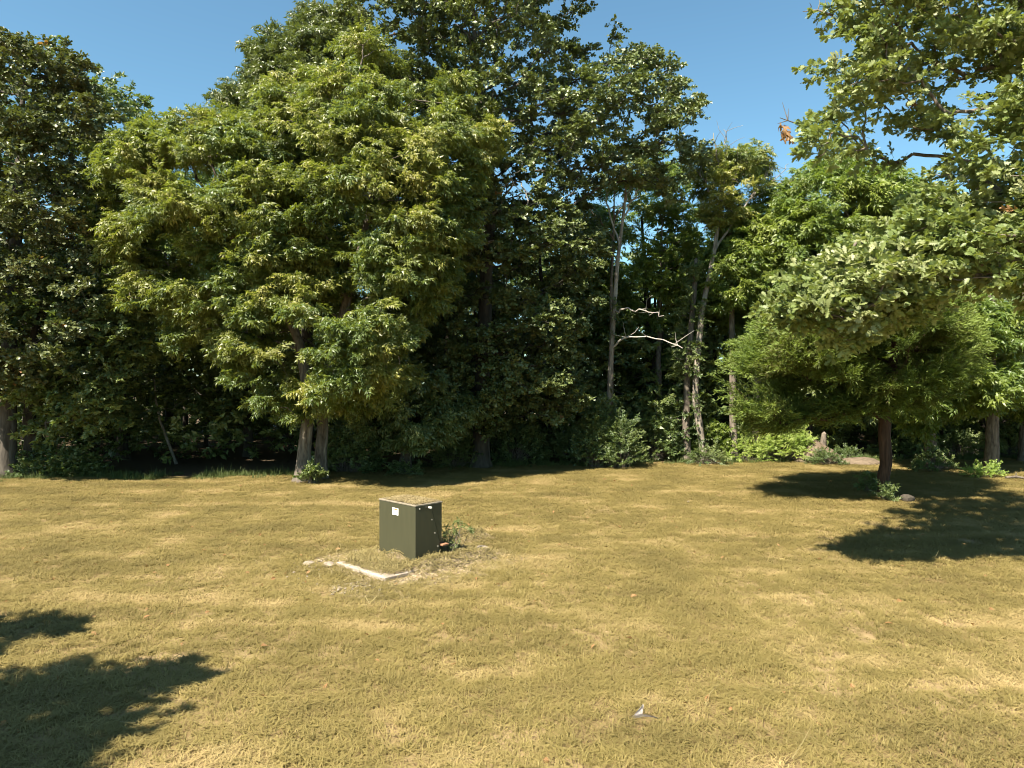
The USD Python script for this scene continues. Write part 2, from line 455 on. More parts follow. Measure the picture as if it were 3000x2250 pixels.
def build_tree(name, label, cat, base, trunk_pts, trunk_r, clumps, leaf, spray, bark, seed, n_spray=9, rad=0.55, size=1.0,
               group=None, tip_r=0.006, limb_min=0.028, droop=0.1, flat=0.55, flare=1.5, near_parts=0, brown=0.0, extra=None, tree_kind=True, sides=12):
    rng = np.random.default_rng(seed)
    base = np.asarray(base, float)
    t = thing(name, label, cat, base, group)
    path = str(t.GetPath())
    tp = np.asarray(trunk_pts, float)
    s = np.linspace(0, 1, len(tp)); q = np.linspace(0, 1, 18)
    axis = np.stack([np.interp(q, s, tp[:, k]) for k in range(3)], 1)
    axis[1:-1] += rng.normal(0, 0.014, (16, 3)) * np.array([1, 1, 0])
    part(t, 'trunk', trunk_mesh(axis, np.interp(q, s, trunk_r), sides, seed, flare), BARK[bark], True, base)
    if len(clumps):
        N, par, r, root, kids = skeleton(axis, clumps, rng, tip_r)
        cap_r = np.interp(q, s, trunk_r)
        limbs, twigs = {}, MB()
        sizes = {k: r[k] for k in range(kids, len(N)) if par[k] < kids}
        for k in range(kids, len(N)):
            rk, rp = r[k], (r[par[k]] if par[k] >= kids else min(r[k] * 1.25, 0.8 * cap_r[par[k]]))
            big = sizes[root[k]] >= limb_min
            mb = limbs.setdefault(root[k], MB()) if big else twigs
            mb.tube([N[par[k]], 0.5 * (N[par[k]] + N[k]) + rng.normal(0, 0.02, 3), N[k]], [rp, 0.5 * (rp + rk), rk], 6 if rk > 0.03 else 4, cap=False)
        for k, mb in limbs.items():
            part(t, 'limb', mb.get(), BARK[bark], True, base)
        if twigs.n:
            part(t, 'twigs', twigs.get(), BARK[bark], True, base, kind='stuff')
        pos, quat, sc = [], [], []
        for c in clumps:
            j = int(np.argmin(np.linalg.norm(axis - c, axis=1)))
            aw = c - axis[j]; aw[2] *= 0.5; aw = aw / (np.linalg.norm(aw) + 1e-6)
            n = max(2, int(round(rng.normal(n_spray, n_spray * 0.3) * .66)))
            p, qq = spray_frames(c, aw, rng, n, rad * .80 * rng.uniform(.6, 1.3), flat, droop)
            pos.append(p); quat.append(qq); sc.append(size * rng.uniform(.75, 1.25, n))
        pos, quat, sc = np.vstack(pos), np.vstack(quat), np.concatenate(sc)
        keep = pos[:, 2] > 0.12
        pos, quat, sc = pos[keep], quat[keep], sc[keep]
        idx = rng.integers(0, len(PROTO[spray]), len(pos))
        mats = [LEAF[leaf]]
        ps = list(PROTO[spray])
        if brown > 0:
            mats = [LEAF[leaf]] * len(ps) + [LEAF['brown']]
            ps = ps + [ps[0]]
            idx[rng.random(len(idx)) < brown] = len(ps) - 1
        if near_parts:
            d = np.linalg.norm(pos - np.array([0, 0, CAM_H]), axis=1)
            inside = (np.abs(pos[:, 0] / pos[:, 1]) < 0.75) & (np.abs(pos[:, 2] - CAM_H) / pos[:, 1] < 0.56) & (pos[:, 1] > 1)
            pick = np.argsort(np.where(inside, d, 1e9))[:near_parts]
            for k in pick:
                v, f = ps[idx[k]]
                v = Rotation.from_quat(quat[k]).apply(np.asarray(v) * sc[k]) + pos[k]
                part(t, 'leaf_cluster', (v, f), mats[idx[k] % len(mats)], False, base)
            m = np.ones(len(pos), bool); m[pick] = False
            pos, quat, sc, idx = pos[m], quat[m], sc[m], idx[m]
        instancer(f'{path}/crown', ps, mats, pos - base, quat, sc, idx)
        TOTAL[0] += len(pos)
    if extra:
        extra(t, base)
    return t


TOTAL = [0]

# ------------------------------------------------------------------ ground and lawn
EDGE_PX = [(-1500, 1415), (0, 1408), (550, 1402), (850, 1392), (1100, 1376), (1500, 1368), (1750, 1362), (2200, 1352), (3000, 1347), (4200, 1345)]
EDGE = np.array([ground_at(x, y)[:2] for x, y in EDGE_PX])


def edge_depth(x):
    return np.interp(x, EDGE[:, 0], EDGE[:, 1])


def relief(x, y):
    p = np.stack([x * 0.22, y * 0.22, np.zeros_like(x)], -1)
    return (meshkit.fbm(p, 3, 4) - 0.5) * 0.10


def pad_flat(x, y):
    """1 near the concrete pad, where the lawn lies level."""
    return np.clip(1.6 - np.hypot(x + 1.7, y - 10.8) / 2.0, 0, 1)


def gz(x, y):
    x = np.asarray(x, float); y = np.asarray(y, float)
    far = np.clip((np.hypot(x, y) - 40) / 30, 0, 1)
    return relief(x, y) * (1 - pad_flat(x, y)) * (1 - far)


def grid_axis(lo, hi, step, far):
    a = np.arange(lo, hi + 1e-6, step)
    out = [x for x in (60, 90, 140, 220, 340)]
    return np.concatenate([[-f for f in out[::-1] if -f < lo], a, [f for f in out if f > hi]])


gx = grid_axis(-34, 34, 0.5, 340); gy = grid_axis(-12, 56, 0.5, 340)
X, Y = np.meshgrid(gx, gy)
Z = gz(X, Y)
nx, ny = len(gx), len(gy)
i, j = np.meshgrid(np.arange(ny - 1), np.arange(nx - 1), indexing='ij')
Q = np.stack([i * nx + j, i * nx + j + 1, (i + 1) * nx + j + 1, (i + 1) * nx + j], -1).reshape(-1, 4)

ground_mat = usdkit.material(stage, '/World/Looks/ground', {
    'g': ('geometry', {}),
    'n1': ('noise_texture', {'scale': 0.35, 'detail': 4.0, 'roughness': 0.6}),
    'n2': ('noise_texture', {'scale': 9.0, 'detail': 6.0, 'roughness': 0.7}),
    'n3': ('noise_texture', {'scale': 60.0, 'detail': 3.0, 'roughness': 0.7}),
    'r1': ('rgb_ramp', {'ramp': [(0.35, (0.15, 0.11, 0.05)), (0.5, (0.24, 0.178, 0.09)), (0.65, (0.35, 0.265, 0.155))]}),
    'r2': ('rgb_ramp', {'ramp': [(0.3, (0.55, 0.5, 0.45)), (0.7, (1.1, 1.08, 1.0))]}),
    'm': ('mix', {'mix_type': 'multiply', 'fac': 0.8}),
    'b': ('bump', {'strength': 0.7, 'distance': 0.03}),
    'p': ('principled_bsdf', {'roughness': 0.95, 'specular_ior_level': 0.1})},
    [('g.position', 'n1.vector'), ('g.position', 'n2.vector'), ('g.position', 'n3.vector'), ('n1.fac', 'r1.fac'), ('n2.fac', 'r2.fac'),
     ('r1.color', 'm.color1'), ('r2.color', 'm.color2'), ('m.color', 'p.base_color'), ('n3.fac', 'b.height'), ('b.normal', 'p.normal')], surface='p.BSDF')
top_mesh('ground', (np.stack([X.ravel(), Y.ravel(), Z.ravel()], 1), Q), ground_mat, 'ground under the mown lawn', None, smooth=True, kind='structure')

# forest floor: a sheet of leaf litter 4 mm above the ground, with an uneven front edge
xs = np.concatenate([[-300, -200, -120, -70, -45], np.arange(-34, 34.1, 0.4), [45, 70, 120, 200, 300]])
front = edge_depth(xs) + (meshkit.fbm(np.stack([xs * 0.8, xs * 0, xs * 0], -1), 3, 8) - 0.5) * 1.4 + 0.5
rows = np.concatenate([[0, 0.6, 1.4, 2.4], np.arange(4, 32, 1.5), [40, 60, 100, 160, 260]])
FX = np.repeat(xs[None], len(rows), 0); FY = front[None] + rows[:, None]
FZ = gz(FX, FY) + 0.012
i, j = np.meshgrid(np.arange(len(rows) - 1), np.arange(len(xs) - 1), indexing='ij')
n_ = len(xs)
FQ = np.stack([i * n_ + j, i * n_ + j + 1, (i + 1) * n_ + j + 1, (i + 1) * n_ + j], -1).reshape(-1, 4)
litter_mat = plain('leaf_litter', (0.085, 0.062, 0.038), 0.95, 0.1, 0.5, 14.0, 0.8)
top_mesh('forest_floor', (np.stack([FX.ravel(), FY.ravel(), FZ.ravel()], 1), FQ), litter_mat, 'brown leaf litter under the trees', None, smooth=True, kind='structure')


def blade(rng, L, w, lean, yaw, flat=False):
    dx, dy = math.cos(yaw), math.sin(yaw); sx, sy = -dy * w / 2, dx * w / 2
    h1, h2 = L * 0.55 * math.cos(lean * .6), L * (0.55 * math.cos(lean * .6) + .45 * math.cos(min(1.65, lean * 1.5)))
    r1, r2 = L * 0.55 * math.sin(lean * .6), L * (0.55 * math.sin(lean * .6) + .45 * math.sin(min(1.65, lean * 1.5)))
    return np.array([[-sx, -sy, 0], [sx, sy, 0], [dx * r1 + sx * .8, dy * r1 + sy * .8, h1], [dx * r1 - sx * .8, dy * r1 - sy * .8, h1], [dx * r2, dy * r2, h2]])


BF = np.array([[0, 1, 2], [0, 2, 3], [3, 2, 4]])


def grass_patch(rng, n, half, L=(0.03, 0.08), w=(0.004, 0.010), lean=(0.35, 1.6), tufts=30, straw=260):
    mb = MB()
    tc = rng.uniform(-half, half, (tufts, 2)); th = rng.uniform(.6, 1.3, tufts)
    for k in range(n):
        if rng.random() < 0.6:
            q = rng.integers(tufts); o = tc[q] + rng.normal(0, 0.024, 2); hh = th[q]
        else:
            o = rng.uniform(-half, half, 2); hh = .85
        v = blade(rng, rng.uniform(*L) * hh, rng.uniform(*w), rng.uniform(*lean), rng.uniform(0, 6.283))
        v[:, :2] += o; v[:, 2] -= 0.004
        mb.add(v, BF)
    for k in range(straw):
        o = rng.uniform(-half, half, 2); yaw = rng.uniform(0, 6.283); l = rng.uniform(.05, .18); w_ = rng.uniform(.0025, .006)
        z0, z1 = rng.uniform(.01, .055), rng.uniform(.01, .055)
        d = np.array([math.cos(yaw), math.sin(yaw)]); s_ = np.array([-d[1], d[0]]) * w_ / 2
        bend = s_ / w_ * rng.uniform(-.03, .03)
        a, m, e = o - d * l / 2, o + bend, o + d * l / 2
        v = [[*(a - s_), z0], [*(a + s_), z0], [*(m + s_), (z0 + z1) / 2 + .004], [*(m - s_), (z0 + z1) / 2 + .004], [*(e + s_), z1], [*(e - s_), z1]]
        mb.add(v, [[0, 1, 2], [0, 2, 3], [3, 2, 4], [3, 4, 5]])
    return mb.get()


def grass_mat(name, green, straw, lo=0.42, hi=0.62, scale=0.7):
    """Mown grass: patches of green and of straw, and each blade its own mixture."""
    nodes = {
        'g': ('geometry', {}),
        'n1': ('noise_texture', {'scale': scale, 'detail': 5.0, 'roughness': 0.65}),
        'a': ('math', {'math_type': 'multiply_add', 'value2': 0.62, 'value3': -0.31}),
        'nr': ('map_range', {'from_min': 0.2, 'from_max': 0.8, 'to_min': 0.30, 'to_max': 0.68}),
        's': ('math', {'math_type': 'add'}), 's2': ('math', {'math_type': 'add'}),
        'mp': ('mapping', {'rotation': (0, 0, -0.42), 'scale': (0.16, 1.7, 1.0)}),
        'n2': ('noise_texture', {'scale': 1.0, 'detail': 3.0, 'roughness': 0.5}),
        'a2': ('math', {'math_type': 'multiply_add', 'value2': 0.34, 'value3': -0.17}),
        'r': ('rgb_ramp', {'ramp': [(lo - .12, tuple(.75 * c for c in green)), (lo, green), (0.5 * (lo + hi), tuple(.5 * (a + b) for a, b in zip(green, straw))), (hi, straw), (hi + .14, tuple(min(1, 1.22 * c) for c in straw))]}),
        'p': ('principled_bsdf', {'roughness': 0.62, 'specular_ior_level': 0.3}),
        't': ('translucent_bsdf', {}),
        'x': ('mix_closure', {'fac': 0.25})}
    links = [('g.position', 'n1.vector'), ('g.random_per_island', 'a.value1'), ('a.value', 's.value1'), ('n1.fac', 'nr.value'), ('nr.result', 's.value2'), ('g.position', 'mp.vector'), ('mp.vector', 'n2.vector'), ('n2.fac', 'a2.value1'), ('a2.value', 's2.value1'), ('s.value', 's2.value2'), ('s2.value', 'r.fac'),
             ('r.color', 'p.base_color'), ('r.color', 't.color'), ('p.BSDF', 'x.closure1'), ('t.BSDF', 'x.closure2')]
    return usdkit.material(stage, f'/World/Looks/{name}', nodes, links, surface='x.closure')


GRASS = grass_mat('lawn_grass', (0.235, 0.188, 0.062), (0.62, 0.46, 0.235), 0.20, 0.50)
HAY = grass_mat('dry_clippings', (0.24, 0.195, 0.075), (0.54, 0.43, 0.22), 0.28, 0.62, 3.0)

# the pad and the transformer stand on these axes
U1 = np.array([-0.728, 0.686]); U2 = np.array([0.686, 0.728])
PAD0 = np.array([-1.834, 9.86]); PAD_L1, PAD_L2 = 1.28, 2.03
BOX0 = np.array([-1.503, 10.62]); BOX_W, BOX_D, BOX_Z0, BOX_Z1 = 0.95, 0.55, 0.06, 0.97


def uv_of(x, y):
    d = np.stack([np.asarray(x) - PAD0[0], np.asarray(y) - PAD0[1]], -1)
    return d @ U1, d @ U2


rng = np.random.default_rng(11)
half = 0.32
patches = [grass_patch(np.random.default_rng(500 + k), 900, half) for k in range(5)]
px_, py_ = np.meshgrid(np.arange(-26, 26, 0.42), np.arange(3.4, 28, 0.42))
px_ = px_.ravel() + rng.normal(0, .08, px_.size); py_ = py_.ravel() + rng.normal(0, .08, py_.size)
keep = (np.abs(px_) < 0.78 * py_ + 2.5) & (py_ < edge_depth(px_) + 0.35)
a_, b_ = uv_of(px_, py_)
gap_ = np.hypot(np.maximum(np.abs(a_ - PAD_L1 / 2) - PAD_L1 / 2, 0), np.maximum(np.abs(b_ - PAD_L2 / 2) - PAD_L2 / 2, 0))
keep &= gap_ > .22 + .75 * np.clip(meshkit.fbm(np.stack([a_ * 1.6, b_ * 1.6, a_ * 0], -1), 3, 5) - .32, 0, .4)
px_, py_ = px_[keep], py_[keep]
qz = Rotation.from_euler('z', rng.uniform(0, 6.283, len(px_))).as_quat()
gsc = np.stack([np.ones(len(px_)), np.ones(len(px_)), rng.uniform(.75, 1.2, len(px_))], 1)
pi = instancer('/World/lawn_grass', patches, [GRASS], np.stack([px_, py_, gz(px_, py_)], 1), qz, gsc, rng.integers(0, 5, len(px_)))
tag(pi.GetPrim(), 'short mown grass, straw yellow and green, over the whole clearing', 'grass')

tall = [grass_patch(np.random.default_rng(560 + k), 170, .22, (.08, .26), (.005, .010), (.1, 1.0), 16, 20) for k in range(3)]
EDGE_GRASS = grass_mat('edge_grass', (0.10, 0.135, 0.035), (0.34, 0.29, 0.12), 0.36, 0.66, 1.2)
n = 420
ex = rng.uniform(-20, 26, n); ey = edge_depth(ex) + rng.normal(.35, .4, n)
pi = instancer('/World/edge_grass', tall, [EDGE_GRASS], np.stack([ex, ey, gz(ex, ey)], 1), Rotation.from_euler('z', rng.uniform(0, 6.283, n)).as_quat(), rng.uniform(.5, 1.4, n), rng.integers(0, 3, n))
tag(pi.GetPrim(), 'ragged fringe of taller unmown grass where the lawn meets the wood', 'grass')
n = 520
fx = rng.uniform(-1, 1, n); fy = 4.8 + 17 * rng.random(n) ** .8; fx = fx * .8 * fy
q = Rotation.from_euler('xyz', np.stack([rng.normal(0, .5, n), rng.normal(0, .5, n), rng.uniform(0, 6.283, n)], 1)).as_quat()
pi = instancer('/World/fallen_leaves', [leaf_simple(.075, .04, .42, .5, .5), leaf_round(.08, .055, .5, .6)], [LEAF['brown']], np.stack([fx, fy, gz(fx, fy) + .045], 1), q, rng.uniform(.4, 1.1, n), rng.integers(0, 2, n))
tag(pi.GetPrim(), 'small curled brown leaves fallen on the lawn', 'fallen leaves')

# ------------------------------------------------------------------ concrete pad and transformer cabinet
def frame(a, b, z):
    """Pad coordinates (a along the left side, b along the right side) to world."""
    p = PAD0 + U1 * a + U2 * b
    return np.array([p[0], p[1], z])


def bevel_box(lo, hi, bev=0.012):
    """Box with rounded edges as the hull of eight small spheres, in local axes."""
    lo, hi = np.array(lo, float), np.array(hi, float)
    s = trimesh.creation.icosphere(1, bev).vertices
    c = np.array([[x, y, z] for x in (lo[0] + bev, hi[0] - bev) for y in (lo[1] + bev, hi[1] - bev) for z in (lo[2] + bev, hi[2] - bev)])
    return trimesh.convex.convex_hull((c[:, None] + s[None]).reshape(-1, 3))


def to_axes(mesh, origin):
    """Local (a, b, z) with a along U1 and b along U2 to world."""
    v, f, _ = meshkit.arrays(mesh)
    o = np.asarray(origin)
    w = np.stack([o[0] + v[:, 0] * U1[0] + v[:, 1] * U2[0], o[1] + v[:, 0] * U1[1] + v[:, 1] * U2[1], o[2] + v[:, 2]], 1)
    return w, f[:, ::-1]      # (U1, U2, z) is left-handed


CONCRETE = plain('concrete', (0.30, 0.25, 0.195), 0.9, 0.2, 0.4, 9.0, 0.5)
pad = thing('concrete_pad', 'pale concrete slab half buried under dry grass clippings below the green cabinet', 'concrete pad', (*PAD0, 0))
slab = bevel_box((0, 0, -0.06), (PAD_L1, PAD_L2, 0.06), 0.014).subdivide().subdivide()
v = slab.vertices.copy()
v += (meshkit.fbm(v * 14, 3, 3)[:, None] - 0.5) * 0.012 * np.sign(v - np.array([PAD_L1 / 2, PAD_L2 / 2, 0]))
part(pad, 'slab', to_axes((v, slab.faces), (*PAD0, 0)), CONCRETE, 30, (*PAD0, 0))

PAINT = usdkit.material(stage, '/World/Looks/green_paint', {
    'g': ('geometry', {}),
    'mp': ('mapping', {'scale': (7.0, 7.0, 0.8)}),
    'n': ('noise_texture', {'scale': 2.0, 'detail': 4.0, 'roughness': 0.6}),
    'r': ('rgb_ramp', {'ramp': [(0.3, (0.036, 0.0360, 0.0185)), (0.7, (0.044, 0.0435, 0.0225))]}),
    'n2': ('noise_texture', {'scale': 55.0, 'detail': 3.0, 'roughness': 0.6}),
    'd': ('rgb_ramp', {'ramp': [(0.66, (0, 0, 0)), (0.74, (1, 1, 1))]}),
    'sx': ('separate_xyz', {}),
    'lo': ('map_range', {'from_min': 0.65, 'from_max': 0.1, 'to_min': 0.0, 'to_max': 0.65, 'clamp': True}),
    'dm': ('math', {'math_type': 'multiply'}),
    'm': ('mix', {'color2': (0.30, 0.24, 0.14)}),
    'b': ('bump', {'strength': 0.06, 'distance': 0.01}),
    'p': ('principled_bsdf', {'roughness': 0.45, 'specular_ior_level': 0.45})},
    [('g.position', 'mp.vector'), ('mp.vector', 'n.vector'), ('n.fac', 'r.fac'), ('g.position', 'n2.vector'), ('n2.fac', 'd.fac'), ('g.position', 'sx.vector'),
     ('sx.z', 'lo.value'), ('lo.result', 'dm.value1'), ('d.color', 'dm.value2'), ('dm.value', 'm.fac'), ('r.color', 'm.color1'), ('m.color', 'p.base_color'),
     ('n.fac', 'b.height'), ('b.normal', 'p.normal')], surface='p.BSDF')
DUSTY = usdkit.material(stage, '/World/Looks/dusty_paint', {
    'g': ('geometry', {}), 'n': ('noise_texture', {'scale': 11.0, 'detail': 5.0, 'roughness': .7}),
    'r': ('rgb_ramp', {'ramp': [(0.34, (0.10, .088, .058)), (0.52, (.19, .16, .115)), (0.7, (.27, .225, .165))]}),
    'p': ('principled_bsdf', {'roughness': 0.6, 'specular_ior_level': 0.4})},
    [('g.position', 'n.vector'), ('n.fac', 'r.fac'), ('r.color', 'p.base_color')], surface='p.BSDF')
WHITE = plain('white_label', (0.78, 0.77, 0.74), 0.5, 0.4, 0.03)
ORANGE = plain('orange_band', (0.62, 0.20, 0.03), 0.5, 0.4, 0.05)
BLACK = plain('black_print', (0.02, 0.02, 0.02), 0.6, 0.3, 0.05)
GREYPRINT = plain('grey_print', (0.48, 0.49, 0.52), 0.6, 0.3, 0.05)
STEEL = plain('steel', (0.62, 0.58, 0.50), 0.35, 0.6, 0.1)
RUST = plain('rusty_metal', (0.22, 0.11, 0.06), 0.8, 0.3, 0.4, 30)

BO = (*BOX0, 0.0)
tx = thing('transformer_cabinet', 'dark green metal utility transformer cabinet with small white warning label', 'utility box', BO)
H0, H1, W, Dp = BOX_Z0, BOX_Z1 - 0.022, BOX_W, BOX_D


def prism_bz(poly, a0, a1):
    """Side profile (b, z) carried from a0 to a1 along the width, edges bevelled."""
    s = trimesh.creation.icosphere(1, 0.010).vertices
    c = np.array([[a, b, z] for a in (a0 + .01, a1 - .01) for b, z in poly])
    return trimesh.convex.convex_hull((c[:, None] + s[None]).reshape(-1, 3))


hood = prism_bz([(0.01, H0 + .01), (Dp * .88, H0 + .01), (Dp * .885, 0.33), (Dp * .545, H1 - .01), (0.01, H1 - .01)], 0, W)
tank = prism_bz([(Dp * .925, 0.33), (Dp - .01, 0.33), (Dp - .01, H1 - .01), (Dp * .585, H1 - .01)], 0.006, W - 0.006)
sill = prism_bz([(Dp * .80, H0 + .01), (Dp * .87, H0 + .01), (Dp * .87, .31), (Dp * .80, .31)], 0.05, W - 0.05)
part(tx, 'hood', to_axes(hood, BO), PAINT, 30, BO)
part(tx, 'tank', to_axes(tank, BO), PAINT, 30, BO)
part(tx, 'base_frame', to_axes(sill, BO), BLACK, 30, BO)
part(tx, 'lid', to_axes(bevel_box((-0.006, -0.006, H1 - 0.002), (W + 0.006, Dp + 0.006, BOX_Z1), 0.007), BO), DUSTY, 30, BO)
part(tx, 'bracket', to_axes(bevel_box((-0.06, Dp * .93, 0.255), (0.22, Dp + 0.09, 0.285), 0.006), BO), RUST, 30, BO, label='rusty brown bracket sticking out behind the cabinet')


def facebox(a0, a1, z0, z1, t, face):
    """A thin plate on the left face (b = 0, runs along a) or the right face (a = 0, runs along b)."""
    if face == 'left':
        return to_axes(bevel_box((a0, -t, z0), (a1, 0.004, z1), min(0.001, t / 3)), BO)
    return to_axes(bevel_box((-t, a0, z0), (0.004, a1, z1), min(0.001, t / 3)), BO)


# the label: left edge 0.62 of the face width from the left corner in the photograph
la0, la1, lz1, lz0 = W * 0.455, W * 0.627, 0.868, 0.775
lab = part(tx, 'warning_label', facebox(la0, la1, lz0 - .018, lz1, 0.003, 'left'), WHITE, False, BO, label='white warning label with an orange band')
lp = lab.GetPrim()


class _Sub:
    def __init__(self, prim): self.prim = prim
    def GetPath(self): return self.prim.GetPath()


sub = _Sub(lp)
part(sub, 'orange_band', facebox(la0 + .012, la1 - .012, lz1 - .030, lz1 - .011, 0.0042, 'left'), ORANGE, False, BO)
wt = meshkit.text_mesh('WARNING', 0.011, 0.0006, True)
tv = np.array(wt.vertices); tv = np.stack([la1 - .03 - tv[:, 0], -0.0045 - tv[:, 2], lz1 - .026 + tv[:, 1]], 1)
part(sub, 'heading', to_axes((tv, wt.faces), BO), BLACK, False, BO)
for k in range(5):
    w0 = [0.10, 0.115, 0.09, 0.112, 0.07][k]
    part(sub, 'text_line', facebox(la1 - .018 - w0, la1 - .018, lz1 - .046 - .013 * k, lz1 - .041 - .013 * k, 0.0036, 'left'), GREYPRINT, False, BO)
# the number on a small plate near the bottom, mostly hidden by the clippings
na0 = W * 0.50
part(tx, 'number_plate', facebox(na0, na0 + 0.13, 0.105, 0.145, 0.003, 'left'), WHITE, False, BO)
for k in range(4):
    part(tx, 'number_mark', facebox(na0 + .012 + .03 * k, na0 + .026 + .03 * k, .112, .140, 0.004, 'left'), BLACK, False, BO)


def bolt(b, z, r, l):
    c = trimesh.creation.cylinder(r, l, sections=14); c.apply_transform(trimesh.transformations.rotation_matrix(math.pi / 2, [0, 1, 0]))
    c.apply_translation([-l / 2 + 0.003, b, z])
    s = trimesh.creation.icosphere(2, r * 1.3); s.vertices *= np.array([.5, 1, 1]); s.apply_translation([-l, b, z])
    return trimesh.util.concatenate([c, s])


part(tx, 'lock_bolt', to_axes(bolt(Dp * 0.49, 0.905, 0.016, 0.055), BO), STEEL, 40, BO)
part(tx, 'rivet', to_axes(bolt(Dp * 0.15, 0.905, 0.007, 0.008), BO), STEEL, 40, BO)
for k in range(3):
    part(tx, 'rivet', to_axes(bolt(Dp * (0.60 + .115 * k), 0.70 - .22 * k, 0.005, 0.006), BO), STEEL, 40, BO)


def strands(rng, pts, length, width, lift=0.02, follow=None):
    """Loose dry blades lying about the points."""
    mb = MB()
    for o in pts:
        yaw = rng.uniform(0, 6.283); l = rng.uniform(*length); w_ = rng.uniform(*width)
        d = np.array([math.cos(yaw), math.sin(yaw), 0]); s_ = np.array([-d[1], d[0], rng.uniform(-.6, .6)]) * w_ / 2
        bend = np.array([-d[1], d[0], 0]) * rng.normal(0, .18) * l
        tilt = rng.normal(0, .22) * l
        a = o - d * l / 2 + np.array([0, 0, -tilt / 2]); e = o + d * l / 2 + np.array([0, 0, tilt / 2]); m = o + bend + np.array([0, 0, abs(rng.normal(0, lift))])
        if follow is not None:
            for q in (a, m, e):
                q[2] = max(q[2], follow(q[0], q[1]) + 0.003)
        mb.add([a - s_, a + s_, m + s_, m - s_, e + s_ * .5, e - s_ * .5], [[0, 1, 2], [0, 2, 3], [3, 2, 4], [3, 4, 5]])
    return mb.get()


def smooth(x, a, b):
    t = np.clip((np.asarray(x, float) - a) / (b - a), 0, 1)
    return t * t * (3 - 2 * t)


BX_A = np.array([(BOX0 - PAD0) @ U1, (BOX0 - PAD0) @ U2])


def hay_height(a, b):
    """Depth of the clippings over pad coordinates, measured from z = 0."""
    a = np.asarray(a, float); b = np.asarray(b, float)
    on = smooth(a, -0.01, 0.02) * smooth(-a, -PAD_L1 - .02, -PAD_L1 + .05) * smooth(b, -0.01, 0.02) * smooth(-b, -PAD_L2, -PAD_L2 + .03)
    n = meshkit.fbm(np.stack([a * 4, b * 4, a * 0], -1), 3, 21)
    h = on * (0.062 + 0.03 * n * smooth(b, .05, .4))
    ridge = np.exp(-((a + 0.04 - .10 * np.sin(b * 2.2)) / 0.17) ** 2) * smooth(b, 0.42, 0.85) * smooth(-b, -2.15, -1.9)
    h = np.maximum(h, ridge * (0.12 + 0.09 * n))
    back = np.exp(-((a - 1.25) / 0.3) ** 2) * smooth(b, 0.1, 0.5)
    h = np.maximum(h, back * (0.06 + 0.05 * n))
    wear = 0.017 * smooth(meshkit.fbm(np.stack([a * 1.6, b * 1.6, a * 0], -1), 3, 5), .38, .55) * np.exp(-(np.maximum(0, np.hypot(np.maximum(np.abs(a - .55) - 1.15, 0), np.maximum(np.abs(b - .85) - 1.4, 0))) / .3) ** 2)
    apron = np.exp(-np.maximum(0, np.hypot(np.maximum(np.abs(a - .6) - .6, 0), np.maximum(np.abs(b - 1.0) - .9, 0)) - .0) ** 2 / .12) * 0.022
    front = np.exp(-((b - BX_A[1] + .02) / .16) ** 2) * smooth(a, BX_A[0] - .2, BX_A[0]) * smooth(-a, -1.45, -1.2) * (0.10 + .06 * n + .05 * np.cos(a * 9))
    return np.maximum(np.maximum(np.maximum(h, apron), front), wear)


rng = np.random.default_rng(77)
ga, gb = np.meshgrid(np.linspace(-1.2, 2.5, 90), np.linspace(-1.1, 3.1, 110))
hz = hay_height(ga, gb) - 0.004
hv = PAD0 + ga[..., None] * U1 + gb[..., None] * U2
i, j = np.meshgrid(np.arange(109), np.arange(89), indexing='ij')
fq = np.stack([i * 90 + j, i * 90 + j + 1, (i + 1) * 90 + j + 1, (i + 1) * 90 + j], -1).reshape(-1, 4)
bare = ((ga > -.02) & (ga < .2) & (gb > -.02) & (gb < .2) & (ga + gb < .26)) | ((ga > .0) & (ga < PAD_L1) & (gb < 0.06) & (gb > -.05)) | ((ga > -.05) & (ga < 0.04) & (gb > 0) & (gb < .42)) | ((gb > PAD_L2 - .28) & (ga < .14) & (ga > -.1) & (gb < PAD_L2 + .05))
keepq = ~bare.ravel()[fq].any(1) & (hz.ravel()[fq].max(1) > 0.006)
hay_soil = plain('matted_clippings', (0.29, 0.225, 0.145), 0.95, 0.1, 0.55, 11.0, 1.0)
mat_ = np.concatenate([hv.reshape(-1, 2), hz.reshape(-1, 1)], 1)
clip = thing('grass_clippings', 'heap of dry grass clippings on and around the concrete pad', 'grass clippings', (*PAD0, 0))
tag(clip.GetPrim(), kind='stuff')
kq = fq[keepq][:, ::-1]
uq, inv = np.unique(kq, return_inverse=True)
part(clip, 'matted_layer', (mat_[uq], inv.reshape(kq.shape)), hay_soil, True, (*PAD0, 0), kind='stuff')
n = 42000
sa, sb = rng.uniform(-1.2, 2.5, n), rng.uniform(-1.1, 3.1, n)
hh = hay_height(sa, sb)
inbox = (sa > BX_A[0] - .02) & (sa < BX_A[0] + BOX_W + .02) & (sb > BX_A[1] - .03) & (sb < BX_A[1] + BOX_D + .02)
edge_free = ((sa > -.04) & (sa < .22) & (sb > -.04) & (sb < .22) & (sa + sb < .27)) | ((sb > -.06) & (sb < 0.07) & (sa > -.02) & (sa < PAD_L1)) | ((sa > -.08) & (sa < 0.05) & (sb > 0) & (sb < .44)) | ((sb > PAD_L2 - .3) & (sb < PAD_L2 + .06) & (sa < .16) & (sa > -.1))
ok = (rng.random(n) < np.clip(hh * 14, 0.05, 1)) & ~inbox & (~edge_free | (rng.random(n) < .06))
sa, sb, hh = sa[ok], sb[ok], hh[ok]
pp = PAD0 + sa[:, None] * U1 + sb[:, None] * U2
pts = np.concatenate([pp, (hh + rng.uniform(0.002, .022, len(hh)))[:, None]], 1)
part(clip, 'loose_blades', strands(rng, pts, (.06, .22), (.004, .009), .03), HAY, False, (*PAD0, 0), kind='stuff')

